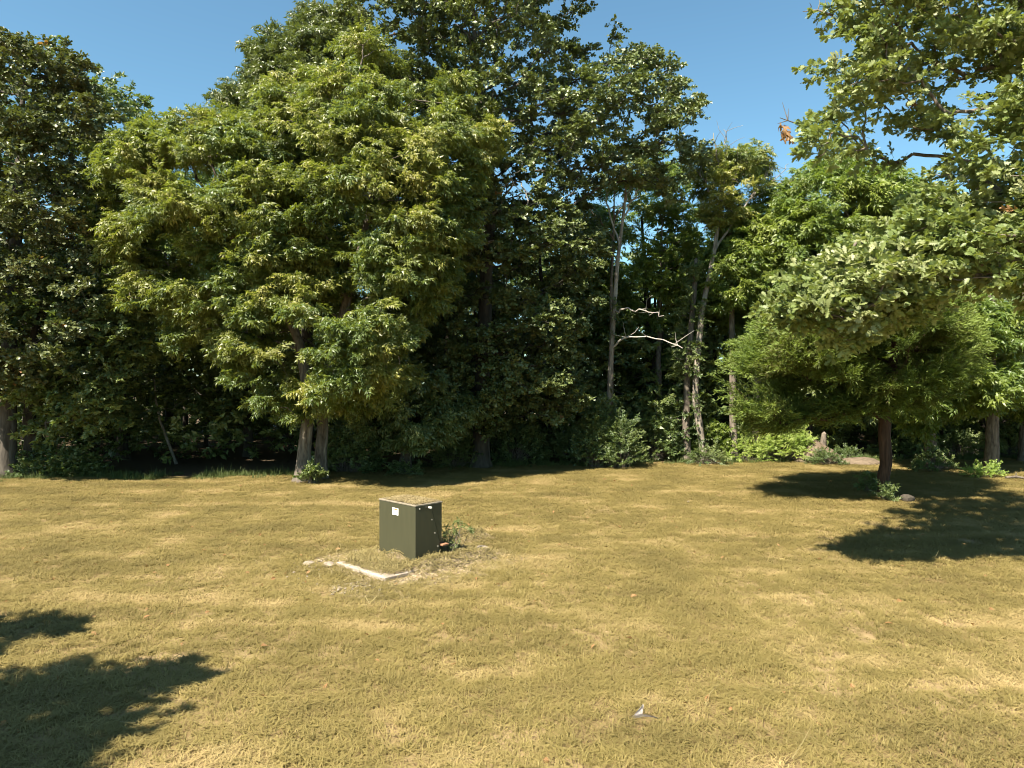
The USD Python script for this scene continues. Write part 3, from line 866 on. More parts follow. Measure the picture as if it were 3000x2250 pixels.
n = 4200
ta, tb = rng.uniform(.03, W - .02, n), rng.uniform(.02, Dp - .03, n)
den = smooth(tb, .0, .1) * smooth(-ta, -W + .02, -W * .72) + .12
ok = rng.random(n) < den
bo = BOX0 + ta[ok, None] * U1 + tb[ok, None] * U2
pts = np.concatenate([bo, np.full((ok.sum(), 1), BOX_Z1 + .006) + rng.uniform(0, .012, (ok.sum(), 1))], 1)
LID_HAY = grass_mat('pale_clippings', (0.36, 0.285, 0.14), (0.56, 0.45, 0.25), 0.28, 0.62, 3.0)
lid_hay = top_mesh('lid_clippings', strands(rng, pts, (.03, .09), (.004, .008), .004), LID_HAY, 'thin layer of dry grass clippings scattered over the cabinet lid', 'grass clippings', kind='stuff')

# broken concrete, gravel and a piece of bark
STONE = plain('pale_stone', (0.20, 0.165, 0.125), 0.9, 0.2, 0.35, 25, 0.4)


def stone(rng, r, c, squash=.6):
    s = trimesh.creation.icosphere(1, r); v = s.vertices * np.array([1, rng.uniform(.6, .9), squash])
    v = v * (1 + .5 * (meshkit.noise(v / r * 1.6 + rng.uniform(0, 50), 5) - .5))[:, None]
    return v @ Rotation.from_euler('z', rng.uniform(0, 6)).as_matrix().T + c, s.faces


mb = MB()
for cx, cy, sx, n, rr in ((1035, 1728, .16, 70, (.012, .035)), (940, 1662, .3, 40, (.012, .03)), (1000, 1695, .5, 50, (.008, .022)), (1350, 1690, .5, 18, (.008, .02))):
    o = ground_at(cx, cy)
    for k in range(n):
        q = o + np.array([rng.normal(0, sx), rng.normal(0, sx * .8), 0]); q[2] = gz(q[0], q[1]) + rng.uniform(0.004, .03)
        mb.add(*stone(rng, rng.uniform(*rr), q))
top_mesh('gravel', mb.get(), STONE, 'scattered pale gravel in the worn grass in front of the concrete pad', 'gravel', 30, kind='stuff')
for k, (cx, cy, r, lab_) in enumerate([(905, 1655, .10, 'flat pale stone in the worn grass left of the concrete pad'), (965, 1660, .12, 'pale broken stone beside the left corner of the concrete pad'),
                                       (1415, 1618, .13, 'pale broken concrete lump at the right end of the concrete pad'), (2017, 1472, .05, 'small pale stone alone in the lawn left of the cedar shadow')]):
    o = ground_at(cx, cy)
    top_mesh('stone', stone(rng, r, o + np.array([0, 0, .02 if k != 2 else .06]), .42), STONE, lab_, 'stone', 30)

o = ground_at(1880, 2112)
BARKP = plain('grey_bark_sheet', (0.31, 0.275, 0.245), 0.8, 0.2, 0.35, 30, .5)
u = np.linspace(0, 1, 13)
low = np.stack([-.085 + .25 * u, .00 + .015 * np.sin(3 * u), .012 + .015 * np.sin(math.pi * u)], 1)
w = np.linspace(0, 1, 9)
mb = MB()
# a strip lying in the grass, its left end folded up into a pointed flap
for off in (0.0, 0.004):
    a = low + np.array([0, off, 0]); b = low + np.array([0.0, off - .02, .034]) * np.clip(1.3 - u, .15, 1)[:, None] + low * 0
    v = np.empty((26, 3)); v[0::2] = a; v[1::2] = low + np.stack([0 * u, off - .012 * np.ones(13), .034 * np.clip(1.2 - u, .2, 1)], 1)
    mb.add(v, [[2 * k, 2 * k + 1, 2 * k + 3, 2 * k + 2] for k in range(12)])
    base_ = np.stack([-.075 + .085 * w, .01 + .02 * w, .03 + 0 * w], 1)
    tipv = np.array([.030, .035, .135])
    vv = np.empty((18, 3)); vv[0::2] = base_ + np.array([0, off, 0]); vv[1::2] = base_ * (1 - .82) + tipv * .82 + np.stack([0 * w, .018 * np.sin(3 * w) + off, 0 * w], 1)
    mb.add(vv, [[2 * k, 2 * k + 1, 2 * k + 3, 2 * k + 2] for k in range(8)])
v, f = mb.get()
top_mesh('bark_piece', (v + o, f), BARKP, 'curled pale grey piece of bark lying in the foreground grass', 'bark piece')

# long dry stalks left by the mower
mb = MB()
for k in range(420):
    y = rng.uniform(4.6, 15) ; x = rng.uniform(-.78, .78) * y; z = float(gz(x, y))
    yaw = rng.uniform(0, 6.283); l = rng.uniform(.12, .32); el = rng.choice([.1, .2, .9], p=[.5, .35, .15])
    d = np.array([math.cos(yaw) * math.cos(el), math.sin(yaw) * math.cos(el), math.sin(el)]); sd = np.array([-d[1], d[0], 0]) * rng.normal(0, .1) * l
    p0 = np.array([x, y, z + .04])
    mb.tube([p0, p0 + d * l * .5 + sd, p0 + d * l + np.array([0, 0, -.02])], [.0028, .0022, .001], 3, cap=False)
top_mesh('dry_stalks', mb.get(), HAY, 'pale loose dry stalks strewn over the mown lawn', 'grass stalks', kind='stuff')

# ------------------------------------------------------------------ plants without a trunk
def plant(name, label, cat, base, clumps, leaf, spray, seed, n_spray=5, rad=.25, size=.8, group=None, stem_mat='grey', stem_r=.006, droop=-.1):
    rng = np.random.default_rng(seed); base = np.asarray(base, float)
    t = thing(name, label, cat, base, group); mb = MB(); pos, quat, sc = [], [], []
    for c in clumps:
        b0 = base + np.array([rng.normal(0, .08), rng.normal(0, .08), 0]) + (c - base) * np.array([.25, .25, 0])
        m_ = .5 * (b0 + c) + np.array([*rng.normal(0, .05, 2), .08])
        mb.tube([b0, m_, c], [stem_r * 1.4, stem_r, stem_r * .5], 4, cap=False)
        aw = c - base; aw = aw / (np.linalg.norm(aw) + 1e-6)
        n = max(2, int(rng.normal(n_spray, 1)))
        p, q = spray_frames(c, aw, rng, n, rad * rng.uniform(.7, 1.2), .8, droop)
        pos.append(p); quat.append(q); sc.append(size * rng.uniform(.7, 1.25, n))
    pos, quat, sc = np.vstack(pos), np.vstack(quat), np.concatenate(sc)
    k = pos[:, 2] > .05 * size; pos, quat, sc = pos[k], quat[k], sc[k]
    part(t, 'stem', mb.get(), BARK[stem_mat], True, base, kind='stuff')
    instancer(f'{t.GetPath()}/foliage', PROTO[spray], [LEAF[leaf]], pos - base, quat, sc, rng.integers(0, 4, len(pos)))
    TOTAL[0] += len(pos)
    return t


def heap(base, w, dp, h, n, rng, low=.0):
    """Clump centres over a low mound of leaves w wide, dp deep and h high."""
    th = rng.uniform(0, 6.283, n); r = rng.random(n) ** .5
    x, y = r * np.cos(th), r * np.sin(th)
    top = h * np.sqrt(np.maximum(0, 1 - r ** 2)) * (0.75 + .5 * meshkit.fbm(np.stack([x * 2 + base[0], y * 2 + base[1], 0 * x], -1), 2, 9))
    z = low + top * rng.uniform(.25, 1, n) ** .6
    return np.stack([base[0] + x * w / 2, base[1] + y * dp / 2, np.maximum(z, .06)], 1)
# ------------------------------------------------------------------ the trees
def ell(cx, cy, rx, ry, seed, n=26, rough=.16):
    """An uneven oval in pixels."""
    g = np.random.default_rng(seed); a = np.linspace(0, 2 * np.pi, n, endpoint=False)
    k = 1 + rough * (g.random(n) - .5) * 2
    return [(cx + rx * k[i] * math.cos(a[i]), cy + ry * k[i] * math.sin(a[i])) for i in range(n)]


def R_(s):
    return np.random.default_rng(s)


# 1 dark oak, left edge of the picture
b = ground_at(25, 1398)
poly = D([(-170, 60), (0, 72), (40, 70), (62, 92), (110, 95), (150, 98), (175, 130), (200, 185), (225, 210), (252, 225), (240, 262), (250, 300), (215, 350), (215, 440), (215, 560), (235, 640), (215, 760), (150, 830), (60, 850), (-170, 880)])
cl = crown_from_outline(poly, 20.6, 3.2, 520, R_(1), [D([(60, 130), (85, 120), (95, 160), (70, 165)]), D([(150, 315), (190, 320), (185, 352), (155, 345)])])
build_tree('oak_tree', 'tall dark oak at the left edge, its bronze tinted crown against the sky', 'tree', b, [b, P(22, 1150, b[1]), P(40, 800, 20.4), P(60, 420, 20.6), P(70, 180, 20.6)], [.24, .21, .17, .10, .03], cl, 'oak_left', 'oak_dark', 'dark', 101, n_spray=13, rad=.5, size=.82, brown=.003)
b = ground_at(88, 1392)
cl = crown_from_outline(D([(-60, 640), (100, 560), (190, 600), (300, 640), (325, 700), (285, 780), (240, 860), (245, 930), (200, 960), (110, 962), (85, 900), (20, 850), (-60, 860)]), 20.9, 1.8, 230, R_(2))
build_tree('broadleaf_tree', 'dim broad leaved tree standing close beside the left oak trunk', 'tree', b, [b, P(85, 1150, b[1]), P(110, 900, 20.8)], [.19, .16, .06], cl, 'shade', 'broad', 'dark', 102, n_spray=8, rad=.6, size=1.15)

# 2 the bright ash with two trunks
b = ground_at(882, 1412)
cl = crown_from_outline(D([(222, 300), (290, 288), (350, 268), (400, 252), (455, 256), (500, 250), (545, 285), (600, 300), (650, 400), (650, 560), (620, 700), (600, 720), (560, 760), (520, 800), (490, 790), (470, 700), (420, 725), (370, 755), (385, 690), (330, 655), (290, 672), (262, 650), (285, 600), (240, 540), (212, 478), (232, 440), (200, 380), (225, 345)]), 20.0, 2.8, 430, R_(3),
                        [D([(400, 560), (460, 570), (450, 600), (410, 595)])])
build_tree('ash_tree', 'bright green ash leaning right, left one of the pair behind the green cabinet', 'tree', b, [b, P(905, 1210, b[1]), P(880, 1000, 20.0), P(760, 780, 20.0), P(600, 560, 20.0)], [.21, .17, .14, .09, .04], cl, 'ash', 'ash', 'grey', 103, n_spray=12, rad=.5, size=.86, droop=.2, flare=1.35)
b = ground_at(938, 1404)
cl = crown_from_outline(D([(560, 250), (600, 170), (645, 180), (700, 140), (740, 85), (775, 70), (800, 72), (850, 95), (868, 150), (905, 200), (930, 150), (960, 135), (1012, 160), (1030, 215), (1092, 250), (1080, 290), (1050, 330), (1062, 400), (1020, 440), (1010, 520), (960, 590), (962, 640), (910, 690), (880, 740), (862, 820), (800, 870), (700, 880), (640, 900), (560, 870), (545, 830), (500, 800), (482, 760), (560, 720), (540, 600), (560, 450), (520, 380)]), 20.2, 3.1, 640, R_(4),
                        [D([(700, 560), (740, 570), (735, 600), (705, 590)])], lean=-2.2)
build_tree('ash_tree', 'bright green ash with the yellow tipped top, right one of the pair behind the cabinet', 'tree', b, [b, P(945, 1200, b[1]), P(1010, 900, 20.3), P(1090, 600, 20.3), P(1100, 250, 20.2)], [.20, .16, .13, .10, .03], cl, 'ash', 'ash', 'grey', 104, n_spray=12, rad=.5, size=.86, droop=.2, flare=1.35)

# 3 small maple in their shade
b = ground_at(1186, 1384)
cl = crown_from_outline(D([(790, 830), (850, 790), (930, 800), (1000, 830), (1010, 900), (960, 950), (880, 970), (800, 950), (770, 890)]), 21.4, 1.4, 90, R_(5))
build_tree('maple_tree', 'small shaded dark green tree with a short trunk behind the green cabinet', 'tree', b, [b, P(1190, 1280, b[1]), P(1200, 1150, 21.6)], [.2, .16, .06], cl, 'shade', 'ash', 'dark', 105, n_spray=8, rad=.45)

def oak_extra(t, base):
    """Crooked bare limbs on the shaded side of the trunk."""
    g = R_(78)
    for pts, r0 in (([(1430, 640), (1465, 610), (1480, 570), (1505, 540), (1498, 520)], .05), ([(1425, 715), (1460, 700), (1500, 705), (1540, 725)], .05), ([(1440, 600), (1410, 590), (1380, 620)], .035), ([(1445, 560), (1530, 530), (1545, 580), (1540, 620)], .03)):
        p = np.array([P(x, y, 22.6 - .5 * k) for k, (x, y) in enumerate(pts)])
        k = np.linspace(0, 1, len(p)); q = np.linspace(0, 1, 12)
        p = np.stack([np.interp(q, k, p[:, c]) for c in range(3)], 1); p[1:-1] += g.normal(0, .03, (10, 3))
        mb = MB(); mb.tube(p, np.linspace(r0, r0 * .35, 12), 6)
        for _ in range(4):
            i_ = g.integers(4, 11); d = g.normal(0, 1, 3); d /= np.linalg.norm(d); l = g.uniform(.3, .8)
            mb.tube([p[i_], p[i_] + d * l * .5 + g.normal(0, .05, 3), p[i_] + d * l], [r0 * .35, r0 * .25, .004], 4, cap=False)
        part(t, 'bare_limb', mb.get(), BARK['pale'], True, base)


# 4 the big dark oak in the middle
b = ground_at(1408, 1370)
cl = crown_from_outline(D([(760, -170), (1290, -170), (1268, 10), (1232, 50), (1215, 90), (1300, 95), (1305, 60), (1335, 48), (1345, 90), (1380, 100), (1430, 118), (1472, 150), (1492, 200), (1530, 235), (1505, 290), (1525, 330), (1480, 370), (1500, 420), (1450, 432), (1400, 390), (1310, 400), (1280, 440), (1310, 540), (1290, 600), (1240, 640), (1100, 640), (960, 640), (900, 500), (800, 400), (780, 200), (740, 60)]), 23.6, 4.0, 1080, R_(6),
                        [D([(850, 90), (880, 80), (885, 130), (860, 135)]), D([(930, 60), (960, 70), (950, 130), (935, 110)]), D([(1360, 250), (1400, 240), (1400, 290), (1370, 290)]), D([(1430, 330), (1460, 330), (1455, 380), (1425, 370)]), D([(1100, 270), (1130, 270), (1130, 300), (1105, 300)])], shell=.8, gaps=.25)
cl2 = crown_from_outline(D([(960, 640), (1100, 620), (1300, 560), (1290, 660), (1240, 760), (1255, 880), (1220, 915), (1150, 925), (1060, 930), (980, 920), (950, 800)]), 22.8, 2.0, 230, R_(7))
build_tree('oak_tree', 'largest dark glossy leaved oak in the middle, its crown running out of the top', 'tree', b, [b, P(1412, 1100, b[1]), P(1425, 800, 23.4), P(1440, 560, 23.5), P(1400, 250, 23.6), P(1380, -60, 23.8)], [.30, .26, .23, .19, .12, .04], np.vstack([cl, cl2]), 'oak_dark', 'oak_dark', 'dark', 106, n_spray=12, rad=.5, size=.80, tip_r=.007, brown=.002, limb_min=.04, extra=oak_extra)

# 5 the glossy tree at its left shoulder
b = np.array([*P(900, 1300, 25.5)[:2], 0])
cl = crown_from_outline(D([(492, 200), (540, 185), (552, 110), (590, 80), (640, 38), (690, 12), (735, 30), (790, 60), (800, 300), (620, 340), (540, 310), (495, 290)]), 25.5, 3.0, 300, R_(8))
build_tree('hickory_tree', 'dark dull green tree top showing behind the left shoulder of the bright ash', 'tree', b, [b, P(900, 900, 25.5), P(880, 500, 25.5), P(900, 150, 25.5)], [.24, .2, .15, .05], cl, 'oak_dark', 'ash', 'dark', 107, n_spray=9, rad=.6, size=1.1)

# 6 dead trees in the gap
def dead_tree(name, label, base, pts, r, limbs, seed, bark='pale', group=None, twig=True, d_white=False):
    rng = R_(seed); t = thing(name, label, 'dead tree', base, group)
    part(t, 'trunk', trunk_mesh(np.array(pts), r, 10, seed, 1.25), BARK[bark], True, base)
    for L_, r0 in limbs:
        L_ = np.array(L_); mb = MB()
        k = np.linspace(0, 1, len(L_)); q = np.linspace(0, 1, 14)
        p = np.stack([np.interp(q, k, L_[:, c]) for c in range(3)], 1)
        p[1:-1] += rng.normal(0, .035, (12, 3))
        mb.tube(p, np.linspace(r0, r0 * .3, 14), 6)
        if twig:
            for _ in range(7):
                i_ = rng.integers(4, 13); d = rng.normal(0, 1, 3); d[2] = abs(d[2]) * .7; d /= np.linalg.norm(d); l = rng.uniform(.3, .9)
                mb.tube([p[i_], p[i_] + d * l * .5 + rng.normal(0, .05, 3), p[i_] + d * l], [r0 * .3, r0 * .2, .004], 4, cap=False)
        part(t, 'limb', mb.get(), BARK['white' if r0 in (.036, .040) and d_white else bark], True, base)
    return t


b = ground_at(1778, 1364); d = b[1]
dead_tree('dead_tree', 'bare dead trunk with two long white limbs bowing to the right', b, [b, P(1786, 1150, d), P(1795, 950, d), P(1810, 760, d), P(1830, 600, d), P(1835, 520, d)], [.115, .10, .085, .07, .045, .02],
          [([P(1800, 910, d), P(1840, 905, d - .5), P(1900, 912, d - .9), P(1945, 925, d - 1.2)], .036), ([P(1790, 1020, d), P(1820, 990, d - .4), P(1880, 983, d - .8), P(1960, 1000, d - 1.3), P(2000, 1020, d - 1.6)], .040),
           ([P(1825, 640, d), P(1870, 560, d), P(1900, 500, d)], .04), ([P(1815, 720, d), P(1780, 620, d), P(1770, 540, d + .4)], .04), ([P(1830, 600, d), P(1850, 540, d), P(1840, 470, d)], .035)], 201, d_white=True)
b = ground_at(1790, 1352); d = b[1]
dead_tree('dead_tree', 'second thinner grey dead trunk close behind the one with white limbs', b, [b, P(1792, 1100, d), P(1790, 850, d), P(1797, 700, d), P(1800, 560, d)], [.08, .07, .06, .045, .02],
          [([P(1795, 700, d), P(1750, 640, d), P(1720, 600, d)], .04), ([P(1797, 650, d), P(1830, 590, d), P(1880, 575, d)], .035)], 202, 'grey')
b = ground_at(2065, 1354); d = b[1]
dead_tree('dead_tree', 'tall leaning dead tree with a fan of bare twigs against the sky', b, [b, P(2035, 1150, d), P(2055, 920, d), P(2090, 750, d), P(2110, 620, d), P(2128, 480, d)], [.13, .115, .10, .08, .05, .02],
          [([P(2092, 740, d), P(2150, 640, d), P(2215, 560, d), P(2290, 535, d)], .05), ([P(2112, 600, d), P(2105, 500, d), P(2090, 390, d)], .045), ([P(2120, 560, d), P(2170, 500, d), P(2225, 480, d)], .04), ([P(2125, 500, d), P(2130, 440, d), P(2120, 380, d)], .035),
           ([P(2112, 610, d), P(2070, 540, d), P(2040, 500, d)], .035), ([P(2200, 575, d), P(2250, 510, d), P(2265, 440, d)], .03), ([P(2215, 560, d), P(2270, 530, d), P(2310, 480, d)], .025)], 203)
b = ground_at(2010, 1352); d = b[1]
cl = crown_from_outline(D([(1450, 900), (1460, 780), (1475, 640), (1490, 560), (1510, 560), (1505, 700), (1500, 800), (1500, 920), (1470, 940)]), d, .5, 46, R_(9))
build_tree('vine_tree', 'thin trunk wrapped in dark green creeper right of the white dead limbs', 'tree', b, [b, P(2012, 1100, d), P(2030, 900, d), P(2040, 760, d)], [.14, .12, .10, .07], cl, 'shade', 'small', 'grey', 108, n_spray=7, rad=.3, size=1.3)
for k, (px0, py0, pts, hi, lab_) in enumerate(((1778, 1364, [(1778, 1364), (1786, 1150), (1795, 950), (1810, 760)], 5.6, 'thin green creeper climbing the bare dead trunk with the white limbs'),
                                              (2065, 1354, [(2065, 1354), (2035, 1150), (2055, 920), (2090, 750)], 6.0, 'green creeper climbing the tall leaning dead tree'))):
    b = ground_at(px0, py0); d = b[1]; g = R_(230 + k)
    tr = np.array([P(x, y, d) for x, y in pts]); zz = g.random(46) ** 1.2 * hi + .2
    cl = np.stack([np.interp(zz, tr[:, 2], tr[:, 0]) + g.normal(0, .10, 46), d + g.normal(-.12, .12, 46), zz], 1)
    t = thing('creeper', lab_, 'creeper', b)
    o = np.argsort(cl[:, 2]); mb = MB()
    for q in range(2):
        st_ = cl[o][q::2][:, :].copy(); st_[:, 0] = np.interp(st_[:, 2], tr[:, 2], tr[:, 0]) + .07 * (1 - 2 * q); st_[:, 1] = d - .1
        mb.tube(st_, np.linspace(.018, .006, len(st_)), 4)
    part(t, 'stem', mb.get(), BARK['grey'], True, b, kind='stuff')
    pos, quat, sc = [], [], []
    for c in cl:
        p_, q_ = spray_frames(c, np.array([g.normal(0, .7), -.7, .1]), g, 3, .16, .9, .3)
        pos.append(p_); quat.append(q_); sc.append(g.uniform(.5, .9, 3))
    pos, quat, sc = np.vstack(pos), np.vstack(quat), np.concatenate(sc)
    instancer(f'{t.GetPath()}/foliage', PROTO['small'], [LEAF['shade']], pos - b, quat, sc, g.integers(0, 4, len(pos)))

# 7 the sparse crown on the skyline
b = ground_at(2150, 1350); d = 25.6
cl = crown_from_outline(D([(1515, 345), (1540, 320), (1565, 300), (1600, 292), (1622, 305), (1640, 330), (1660, 362), (1650, 400), (1620, 470), (1560, 500), (1530, 480), (1510, 420)]), d, 1.6, 85, R_(10), shell=.9)
build_tree('ash_tree', 'slim sparse leaved tree whose round top stands in the sky gap', 'tree', b, [b, P(2145, 1000, d), P(2140, 700, d), P(2150, 430, d)], [.14, .11, .08, .02], cl, 'ash', 'ash', 'grey', 109, n_spray=6, rad=.5)

# 8 bright trees between the gap and the cedar
b = ground_at(2600, 1345); d = 25.5
cl = crown_from_outline(D([(1690, 400), (1735, 368), (1790, 348), (1850, 340), (1900, 370), (2000, 400), (2050, 500), (2000, 600), (1900, 660), (1800, 660), (1720, 640), (1660, 590), (1680, 480)]), d, 2.8, 260, R_(11))
build_tree('hickory_tree', 'full bright green tree rising behind the cedar, right of the sky gap', 'tree', b, [b, P(2570, 1000, d), P(2490, 700, d), P(2460, 520, d)], [.15, .14, .11, .04], cl, 'green', 'ash', 'grey', 110, n_spray=9, rad=.6, size=1.15)
b = ground_at(2215, 1346); d = 26.0
cl = crown_from_outline(D([(1540, 540), (1590, 480), (1640, 450), (1690, 470), (1700, 560), (1710, 640), (1660, 740), (1600, 780), (1550, 740), (1520, 640)]), d, 1.8, 130, R_(12))
build_tree('hickory_tree', 'yellow green young tree left of the cedar below the skyline tree', 'tree', b, [b, P(2220, 1000, d), P(2210, 700, d)], [.15, .12, .03], cl, 'green', 'ash', 'grey', 111, n_spray=9, rad=.55)
b = ground_at(1930, 1350); d = 27.5
cl = crown_from_outline(D([(1395, 470), (1440, 440), (1490, 450), (1510, 540), (1500, 640), (1440, 680), (1400, 620)]), d, 1.6, 70, R_(13))
build_tree('broadleaf_tree', 'light green crown filling the gap behind the white dead limbs', 'tree', b, [b, P(1930, 1000, d), P(1940, 650, d)], [.14, .1, .03], cl, 'green', 'broad', 'grey', 112, n_spray=7, rad=.55)

# 9 the cedar
b = ground_at(2590, 1458); d = b[1]
cl = crown_from_outline(D([(1575, 792), (1600, 780), (1592, 762), (1640, 735), (1660, 700), (1700, 665), (1770, 620), (1850, 580), (1960, 570), (2040, 620), (2085, 700), (2080, 780), (2050, 850), (1990, 880), (1950, 895), (1900, 875), (1850, 895), (1800, 915), (1760, 900), (1700, 928), (1640, 922), (1612, 900), (1625, 870), (1582, 850)]), d, 2.7, 700, R_(14), shell=.6, gaps=.42)
build_tree('cedar_tree', 'red cedar with feathery yellow green foliage and a reddish single trunk on the lawn', 'tree', b, [b, P(2592, 1330, d), P(2590, 1180, d), P(2630, 1000, d), P(2620, 780, d)], [.155, .145, .135, .09, .03], cl, 'cedar', 'cedar', 'cedar', 113, n_spray=8, rad=.40, size=1.1, droop=-.15, flare=1.2)

def near_extra(t, base):
    """Bare twigs at the top left tip and a bunch of withered leaves at the left tip."""
    g = R_(77); mb = MB()
    a = P(2440, 45, 10.0); e = P(2352, 34, 10.2); mb.tube([a, .5 * (a + e) + [0, 0, .05], e], [.02, .013, .005], 5)
    for q, u in (((2372, 8), .75), ((2400, -15), .5), ((2418, -5), .35)):
        b0 = a + (e - a) * u + [0, 0, .04]; b1 = P(*q, 10.1); mb.tube([b0, .5 * (b0 + b1) + [.02, 0, 0], b1], [.009, .006, .003], 4)
    part(t, 'bare_twig', mb.get(), BARK['grey'], True, base)
    mb = MB()
    a = P(2400, 385, 10.0); e = P(2285, 345, 10.0); mb.tube([a, .5 * (a + e), e], [.02, .012, .005], 5)
    for q in ((2292, 300), (2310, 318), (2278, 362)):
        b0 = a + (e - a) * .8; b1 = P(*q, 10.0); mb.tube([b0, b1], [.008, .003], 4)
    part(t, 'bare_twig', mb.get(), BARK['grey'], True, base)
    mb = MB()
    for k in range(46):
        u = g.random(); c = P(2288 + 22 * u + g.normal(0, 6), 362 + 42 * u + g.normal(0, 6), 10.0 + g.normal(0, .06))
        v, f = leaf_lobed(g.uniform(.07, .11), g.uniform(.04, .06), .5, .7)
        mb.add(v @ rot(g.uniform(0, 6.28), g.normal(-.8, .5), g.normal(0, .8)).T + c, f)
    part(t, 'withered_leaves', mb.get(), LEAF['brown'], False, base, label='bunch of withered red brown leaves')


# 10 the near oak that reaches in from the right
b = np.array([11.4, 11.8, 0])
up = crown_from_outline(D([(1795, 25), (1835, 0), (1850, -220), (2420, -220), (2560, 200), (2560, 480), (2212, 480), (2050, 470), (1950, 440), (1990, 380), (1900, 372), (1850, 345), (1770, 350), (1725, 335), (1708, 300), (1740, 250), (1762, 222), (1800, 195), (1795, 145), (1832, 110), (1822, 60)]), 10.2, 1.9, 330, R_(15),
                        [D([(1850, 225), (1960, 205), (1980, 250), (1900, 270)]), D([(1955, 75), (2000, 60), (2010, 110), (1960, 120)]), D([(2130, 20), (2180, 0), (2212, 40), (2150, 60)]), D([(1990, 290), (2040, 285), (2040, 330), (2000, 335)]), D([(2090, 190), (2130, 200), (2120, 250), (2080, 240)])], gaps=.16)
lo = crown_from_outline(D([(1655, 650), (1700, 612), (1760, 590), (1805, 560), (1850, 515), (1950, 470), (2050, 440), (2212, 400), (2560, 420), (2560, 700), (2212, 640), (2130, 660), (2050, 660), (1960, 690), (1890, 700), (1875, 750), (1825, 745), (1770, 712), (1690, 680)]), 9.6, 1.1, 240, R_(16), gaps=.25)
build_tree('oak_tree', 'near white oak reaching in from the right edge with large lobed leaves', 'tree', b, [b, b + [0, 0, 2.2], b + [-.2, -.1, 4.5], b + [-.3, -.3, 7.0], b + [-.2, -.3, 9.5]], [.34, .28, .24, .17, .06], np.vstack([up, lo]), 'oak_near', 'oak_near', 'grey', 114, n_spray=14, rad=.42, size=.76, near_parts=300, tip_r=.007, limb_min=.03, brown=.003, extra=near_extra)

# 11 dark oak crown behind it, upper right corner
b = np.array([17.2, 19.0, 0])
cl = crown_from_outline(D([(2180, 30), (2230, -40), (2500, -60), (2500, 420), (2230, 380), (2185, 240)]), 18.5, 2.0, 90, R_(17))
build_tree('oak_tree', 'dark oak crown behind the near oak in the upper right corner', 'tree', b, [b, b + [0, 0, 5], b + [-.5, 0, 9]], [.3, .22, .06], cl, 'oak_dark', 'oak_dark', 'dark', 115, n_spray=8)

# 12 the three trunks at the right edge
for (tx_, ty_, w_, lab_, sd, poly) in (
        (2738, 1372, .19, 'tree with a thin leaning grey trunk and brush at its foot behind the cedar', 116, [(1930, 700), (2030, 680), (2060, 800), (2050, 880), (1990, 930), (1950, 900)]),
        (2905, 1382, .20, 'tree with the mottled straight grey trunk near the right edge', 117, [(2020, 650), (2130, 640), (2190, 700), (2180, 850), (2120, 890), (2060, 870)]),
        (3004, 1352, .20, 'tree whose pale trunk is cut by the right edge of the picture', 118, [(2130, 640), (2300, 620), (2340, 850), (2250, 900), (2150, 870)])):
    b = ground_at(tx_, ty_); d = b[1]
    cl = crown_from_outline(D(poly), d, 2.0, 105, R_(sd))
    build_tree('walnut_tree', lab_, 'tree', b, [b, P(tx_ - (28 if sd == 116 else -2), 1180, d), P(tx_ - 10, 950, d), P(tx_ + 10, 750, d)], [w_, w_ * .85, w_ * .7, .05], cl, 'green', 'ash', 'grey', sd, n_spray=8, rad=.55, size=1.1)

# 13 the wood behind
BG = [(1880, 800, 210, 330, 30, 'green', 'ash', 'light green tree behind the two dead trunks'),
      (90, 520, 330, 430, 29, 'shade', 'broad', 'tree in the wood seen through gaps of the left oak'),
      (470, 640, 230, 290, 31, 'green', 'ash', 'hazy light tree top peeping between the left oak and the bright ash'),
      (330, 980, 300, 260, 26, 'shade', 'broad', 'shaded tree behind the dark hollow at the left'),
      (700, 1010, 280, 230, 27, 'shade', 'broad', 'shaded tree at the right side of the dark hollow behind the ash pair'),
      (1080, 820, 380, 420, 31, 'shade', 'ash', 'tree in the wood straight behind the ash pair'),
      (1580, 900, 250, 330, 29, 'shade', 'broad', 'shaded tree behind the lower limbs of the middle oak'),
      (1900, 1130, 260, 210, 28, 'shade', 'broad', 'low leafy tree behind the white dead limbs'),
      (2230, 1080, 220, 230, 28.5, 'shade', 'broad', 'dark leafy tree left behind the cedar'),
      (2560, 950, 330, 330, 28, 'shade', 'ash', 'shaded tree straight behind the cedar'),
      (2920, 930, 330, 340, 29, 'shade', 'broad', 'shaded tree behind the mottled trunk at the right'),
      (-330, 700, 300, 600, 25, 'shade', 'broad', 'tree in the wood beyond the left edge'),
      (3400, 800, 350, 500, 27, 'shade', 'broad', 'tree in the wood beyond the right edge')]
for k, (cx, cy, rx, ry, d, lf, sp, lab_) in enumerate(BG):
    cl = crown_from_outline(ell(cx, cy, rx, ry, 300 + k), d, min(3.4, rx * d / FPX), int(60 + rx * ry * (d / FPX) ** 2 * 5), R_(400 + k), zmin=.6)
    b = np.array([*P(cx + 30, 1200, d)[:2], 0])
    build_tree('woodland_tree', lab_, 'tree', b, [b, P(cx + 20, 1000, d), P(cx, max(cy - ry * .5, -200), d)], [.2, .15, .05], cl, lf, sp, 'dark', 500 + k, n_spray=8, rad=.75, size=1.35, sides=8)

